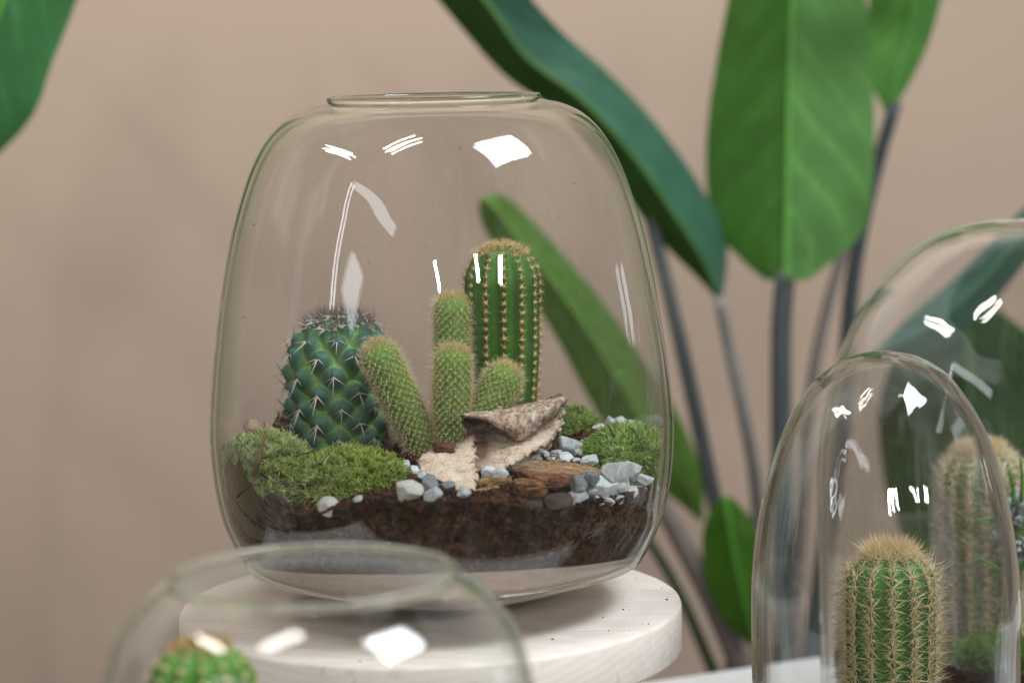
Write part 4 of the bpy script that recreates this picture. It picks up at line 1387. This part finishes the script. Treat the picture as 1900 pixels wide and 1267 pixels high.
f1 = D(1640, 652, -5.5)
cloche("glass_cloche", "narrow bullet shaped glass dome over a spiny cactus at the right front", f1, 7.35, f1[2], TZ, 0.30, 2.0, M_GLASSW, wob=0.006, seed=5)
fill("soil", "brown soil under the spiny cactus in the narrow glass dome", 6.6, 5, (f1[0], f1[1], -7.5), M_SOIL, seed=9)
b = D(1652, 1020, -5.5)
ribbed_cactus("ribbed_cactus", "golden crowned ribbed cactus bristling with long pale spines in the narrow glass dome", (b[0], b[1], -7.8), b[2] + 7.8, 2.46, 13, 0.17,
              ((0.075, 0.20, 0.026), (0.032, 0.10, 0.016), (0.07, 0.19, 0.028)), 0.56,
              [(17, (46, 88), (0.6, 1.25), 0.024, (0.84, 0.70, 0.46), (0.88, 0.78, 0.56)), (4, (8, 45), (0.8, 1.5), 0.028, (0.62, 0.42, 0.18), (0.66, 0.52, 0.3))],
              0.14, (0.64, 0.42, 0.22), (110, (0.7, 1.3), (0.90, 0.74, 0.44), (0.90, 0.74, 0.46)), spin0=-math.pi / 2 - 0.14, flat=0.8)

f2 = D(1885, 407, 14)
cloche("glass_cloche", "wide tall glass dome cut by the picture's right edge behind the narrow one", f2, 12.4, f2[2], TZ, 0.32, 1.35, M_GLASSF, wob=0.003, seed=8)
fill("soil", "brown soil in the wide glass dome at the right edge", 11.4, 5, (f2[0], f2[1], -8.0), M_SOIL, seed=12)
b = D(1822, 830, 13)
ribbed_cactus("ribbed_cactus", "pale woolly spined cactus with golden crown in the wide right dome", (b[0], b[1], -8.2), b[2] + 8.2, 2.55, 15, 0.12,
              ((0.10, 0.16, 0.06), (0.09, 0.14, 0.05), (0.12, 0.17, 0.06)), 0.55,
              [(22, (35, 88), (0.7, 1.25), 0.026, (0.84, 0.72, 0.48), (0.88, 0.78, 0.58))],
              0.14, (0.64, 0.5, 0.3), (180, (0.7, 1.2), (0.90, 0.76, 0.46), (0.90, 0.78, 0.52)), flat=0.8)
def dome_r(z):
    return np.full_like(np.asarray(z, float), 11.6)
moss("moss_cushion", "flat green moss pad on the soil of the wide right dome", [(D(1850, 1215, 8.0), (2.6, 2.2, 1.1))], 700, 0.45,
     ((0.12, 0.26, 0.03), (0.20, 0.34, 0.07), (0.12, 0.2, 0.04)), clip=False)
# silvery succulent with green sprigs
b = D(1890, 1010, 10)
suc = obj("silvery_succulent", None, loc=b, label="silvery blue bushy plant with bright green sprigs beside the woolly cactus", cat="plant")
n = 260
u = unit(rng.normal(size=(n, 3)));
P = u * np.array([1.6, 1.5, 2.9]) * rng.uniform(.55, 1.0, (n, 1)) + [0, 0, 0.6]
V0, T0 = ICO1
A, B = basis(u)
V = P[:, None] + 0.34 * (A[:, None] * V0[None, :, 0:1] * .6 + B[:, None] * V0[None, :, 1:2] * .35 + u[:, None] * V0[None, :, 2:3] * 1.2)
T = (T0[None] + (np.arange(n) * len(V0))[:, None, None]).reshape(-1, 3)
C = np.array((0.56, 0.62, 0.62)) * rng.uniform(.7, 1.15, (n, 1, 1)) * np.ones((1, len(V0), 1))
obj("foliage", mesh("foliage", V.reshape(-1, 3), None, T, mats=[M_MOSS], col=C.reshape(-1, 3)), suc, kind="stuff")
for (p0, p1) in [((1868, 980), (1838, 925)), ((1880, 940), (1872, 870)), ((1895, 930), (1893, 850)), ((1885, 1000), (1906, 950)), ((1850, 960), (1812, 965)), ((1860, 1060), (1815, 1035)), ((1880, 1050), (1912, 1030))]:
    P = spline([D(*p0, 8.6) - b, D((p0[0] + p1[0]) / 2 + 3, (p0[1] + p1[1]) / 2, 8.4) - b, D(*p1, 8.2) - b], 8)
    V, q, tt = tube(P, np.linspace(.13, .07, 8), 7)
    C = np.tile((0.12, 0.30, 0.035), (len(V), 1))
    obj("sprig", mesh("sprig", V, q, tt, mats=[M_MOSS], col=C), suc)

# ------------------------------------------------------------------ broad-leaved plants behind
def leaf(root, cl, wl, wr, fold, cols, base, bend=0.0, n=60, mcol=None, vein=0.10, seed=0, label=None):
    """cl: centre line points (px, py, y); wl/wr half widths in px at those points; fold: how far the halves tip back"""
    cl = [(p[0], p[1], p[2] + BACK) for p in cl]
    P3 = np.array([D(*p) for p in cl])
    k = np.array([1 / pxcm(p[2]) for p in cl])
    C3 = spline(P3, n)
    tt = np.linspace(0, 1, len(cl))
    d = np.concatenate([[0], np.cumsum(np.linalg.norm(np.diff(P3, axis=0), axis=1))]); d /= d[-1]
    tn = np.linspace(0, 1, n)
    def sm(w):
        w = np.array(w) * k
        return np.maximum(spline(np.stack([d * 50, w], 1), n)[:, 1], 0.02)
    Wl, Wr = sm(wl), sm(wr)
    tg = unit(np.gradient(C3, axis=0))
    view = unit(C3 - CAM)
    side_ = unit(np.cross(tg, view))                          # across the blade, in the picture plane
    m_ = 15
    us = np.linspace(-1, 1, 2 * m_ + 1)
    Vt = []
    for u in us:
        w = np.where(u < 0, Wl, Wr)
        f = fold[0] if u < 0 else fold[1]
        f = np.interp(tn, np.linspace(0, 1, len(f)), f) if np.ndim(f) else f
        off = side_ * (u * w)[:, None]
        back = view * (abs(u) ** 1.2 * w * f)[:, None]
        along = fbm(np.stack([tn * 26 - abs(u) * 4.0, np.full(n, 2.0 * np.sign(u)), np.full(n, u * .5)], -1), 1.0, 2, seed + 5) * vein * 2 * abs(u) * (1 - abs(u) * .6)
        wavy = 0.05 * w * np.sin(tn * 17 + u * 2 + seed) * abs(u)
        Vt.append(C3 + off + back + view * (along + wavy)[:, None])
    Vt = np.stack(Vt, 1)                                       # n x (2m+1) x 3
    nu = Vt.shape[1]
    A = Vt.reshape(-1, 3); B = A + np.repeat(view, nu, 0) * 0.06
    q = grid_quads(n, nu); kk = len(A)
    V = np.vstack([A, B]); Q = np.vstack([q, q[:, ::-1] + kk])
    uu = np.tile(us, n)[:, None]; tr = np.repeat(tn, nu)[:, None]
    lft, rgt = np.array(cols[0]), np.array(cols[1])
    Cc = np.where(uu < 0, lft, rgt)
    vn = fbm(np.hstack([tr * 30 - np.abs(uu) * 4.5, np.sign(uu) * 3, uu * 0.6]), 1.0, 3, seed)[:, None]
    ph = tr * 9.5 + np.abs(uu) * 1.7 * np.where(uu < 0, 1, -1) * 0 - np.abs(uu) * 1.9 + np.where(uu < 0, 0.37, 0.0) + 0.25 * fbm(np.hstack([tr * 4, uu * 2, 0 * tr]), 1.0, 2, seed + 3)[:, None]
    dv_ = np.abs(ph - np.round(ph))
    line = np.exp(-(dv_ / 0.055) ** 2) * (0.35 + 0.65 * np.abs(np.sin(np.round(ph) * 12.9 + seed)))
    Cc = Cc * (1 + 0.12 * vn) + Cc * 0.6 * line * np.clip(1.1 - np.abs(uu) * 0.6, 0, 1)
    Cc = np.vstack([Cc, Cc])
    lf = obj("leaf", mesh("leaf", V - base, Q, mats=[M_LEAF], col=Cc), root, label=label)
    V, q, t3 = tube(C3 - view * 0.12, np.linspace(.16, .34, n) if wl[0] < wl[-1] else np.linspace(.34, .16, n), 8)
    Cm = np.tile(mcol or (0.12, 0.30, 0.05), (len(V), 1))
    obj("midrib", mesh("midrib", V - base, q, t3, mats=[M_STEM], col=Cm), lf)
    return lf


def stalk(root, pts, w0, w1, col, base):
    pts = [(p[0], p[1], p[2] + BACK) for p in pts]
    P = spline([D(*p) for p in pts], 30)
    k = 1 / pxcm(pts[0][2])
    V, q, tt = tube(P, np.linspace(w0 * k / 2, w1 * k / 2, 30), 12)
    C = np.array(col) * (1 + 0.25 * fbm(V, .5, 3, 2)[:, None])
    obj("stem", mesh("stem", V - base, q, tt, mats=[M_STEM], col=C), root)


BACK = 22.0
pb = D(1430, 1300, 52 + BACK)
plant = obj("leafy_plant", None, loc=pb, label="tall plant with large paddle leaves and slender grey stems behind the table", cat="plant")
Yp = 50
DK, TEAL = (0.035, 0.10, 0.018), (0.045, 0.17, 0.11)
# folded leaf slanting across the top
leaf(plant, [(560, -420, 42), (680, -280, 43), (800, -120, 44), (898, 0, 44), (975, 106, 45), (1075, 182, 46), (1169, 283, 47), (1252, 401, 48), (1304, 482, 49), (1337, 556, 50)],
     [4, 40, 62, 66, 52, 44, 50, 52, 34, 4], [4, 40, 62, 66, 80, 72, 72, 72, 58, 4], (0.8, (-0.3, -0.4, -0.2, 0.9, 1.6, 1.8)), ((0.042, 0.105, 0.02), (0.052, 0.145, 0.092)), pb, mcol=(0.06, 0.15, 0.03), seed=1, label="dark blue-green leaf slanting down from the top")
stalk(plant, [(1334, 552, 46), (1352, 640, 47), (1378, 760, 48), (1400, 880, 50), (1408, 1000, 52), (1410, 1260, 53)], 22, 30, (0.19, 0.18, 0.17), pb)
# big upright leaf, its left half painted darker as if less lit
leaf(plant, [(1486, -460, 47), (1482, -330, 47), (1476, -150, 47), (1470, 0, 47), (1466, 130, 48), (1463, 270, 48), (1461, 390, 48), (1459, 474, 48), (1458, 520, 48)],
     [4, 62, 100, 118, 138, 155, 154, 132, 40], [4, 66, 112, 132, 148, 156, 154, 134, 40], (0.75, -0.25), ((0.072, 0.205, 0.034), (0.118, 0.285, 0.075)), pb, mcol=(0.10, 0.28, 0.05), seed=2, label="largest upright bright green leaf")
stalk(plant, [(1458, 500, 48.5), (1450, 600, 49), (1449, 720, 50), (1450, 850, 51), (1452, 1260, 53)], 38, 44, (0.07, 0.082, 0.084), pb)
leaf(plant, [(1780, -380, 51), (1755, -250, 51), (1722, -110, 52), (1700, -20, 52), (1682, 70, 53), (1660, 150, 53), (1648, 213, 53)],
     [4, 60, 86, 84, 76, 52, 4], [4, 42, 56, 50, 42, 28, 4], (0.3, 0.4), ((0.13, 0.33, 0.07), (0.09, 0.26, 0.05)), pb, mcol=(0.11, 0.3, 0.06), seed=3, label="bright green leaf at the top right")
stalk(plant, [(1662, 190, 53), (1632, 290, 53), (1604, 400, 53), (1582, 520, 53), (1572, 640, 53), (1560, 800, 53), (1500, 1260, 53)], 24, 40, (0.04, 0.052, 0.058), pb)
stalk(plant, [(1592, 360, 54), (1560, 480, 54), (1528, 600, 54), (1506, 720, 54), (1490, 900, 54), (1470, 1260, 54)], 20, 26, (0.2, 0.175, 0.16), pb)
stalk(plant, [(1170, 270, 50), (1205, 400, 50), (1245, 560, 49), (1275, 690, 49), (1305, 830, 50), (1332, 960, 51), (1352, 1100, 52), (1362, 1260, 53)], 24, 34, (0.055, 0.065, 0.065), pb)
stalk(plant, [(1215, 915, 44), (1262, 1000, 45), (1310, 1090, 46), (1352, 1180, 47), (1385, 1260, 48)], 34, 50, (0.19, 0.155, 0.14), pb)
stalk(plant, [(1150, 930, 44), (1215, 1020, 45), (1270, 1120, 46), (1330, 1260, 48)], 18, 24, (0.045, 0.07, 0.035), pb)
# leaf behind the jar
leaf(plant, [(900, 366, 44), (914, 384, 44), (950, 430, 45), (1010, 505, 46), (1080, 600, 48), (1145, 705, 50), (1215, 815, 52), (1270, 895, 53), (1302, 965, 54)],
     [14, 32, 42, 48, 56, 64, 66, 42, 4], [14, 32, 42, 48, 56, 62, 62, 38, 4], (0.5, 0.6), ((0.13, 0.26, 0.045), (0.11, 0.225, 0.04)), pb, mcol=(0.115, 0.235, 0.04), vein=0.03, seed=4, label="narrow leaf seen through the big jar")
leaf(plant, [(1345, 922, 42), (1352, 970, 42), (1366, 1050, 42.5), (1384, 1130, 43), (1400, 1200, 44)],
     [12, 48, 62, 50, 6], [12, 44, 58, 46, 6], (0.6, 0.6), ((0.065, 0.18, 0.015), (0.05, 0.14, 0.012)), pb, mcol=(0.06, 0.2, 0.02), seed=5, label="low dark green leaf between the stand and the narrow dome")
# leaves behind the domes
leaf(plant, [(1960, 370, 38), (1890, 445, 38), (1810, 535, 39), (1720, 610, 40), (1620, 660, 42)],
     [30, 36, 40, 40, 6], [30, 36, 42, 44, 6], (0.4, 0.5), ((0.055, 0.13, 0.10), (0.045, 0.12, 0.08)), pb, mcol=(0.06, 0.15, 0.09), seed=6, label="narrow blue-green leaf behind the wide dome")
leaf(plant, [(1790, 560, 50), (1795, 610, 50), (1798, 720, 51), (1785, 850, 52), (1750, 970, 53), (1700, 1070, 54)],
     [20, 120, 165, 160, 110, 8], [20, 110, 140, 135, 90, 8], (0.5, 0.5), ((0.04, 0.10, 0.02), (0.032, 0.085, 0.025)), pb, mcol=(0.07, 0.16, 0.04), seed=7, label="broad dark leaf behind the two domes")
lb = D(-100, 400, 42 + BACK)
pl2 = obj("leafy_plant", None, loc=lb, label="green leaf of a plant reaching in at the upper left corner", cat="plant")
leaf(pl2, [(180, -480, 39), (130, -340, 39), (75, -180, 40), (30, -60, 40), (-20, 70, 40), (-70, 200, 41), (-130, 380, 42)], [4, 80, 130, 130, 118, 100, 20], [4, 70, 108, 122, 122, 118, 20], (0.3, 0.2),
     ((0.07, 0.24, 0.05), (0.06, 0.22, 0.07)), lb, mcol=(0.1, 0.3, 0.05), seed=9)
stalk(pl2, [(-115, 310, 42), (-140, 500, 43), (-150, 900, 44), (-150, 1267, 44)], 24, 34, (0.08, 0.1, 0.08), lb)
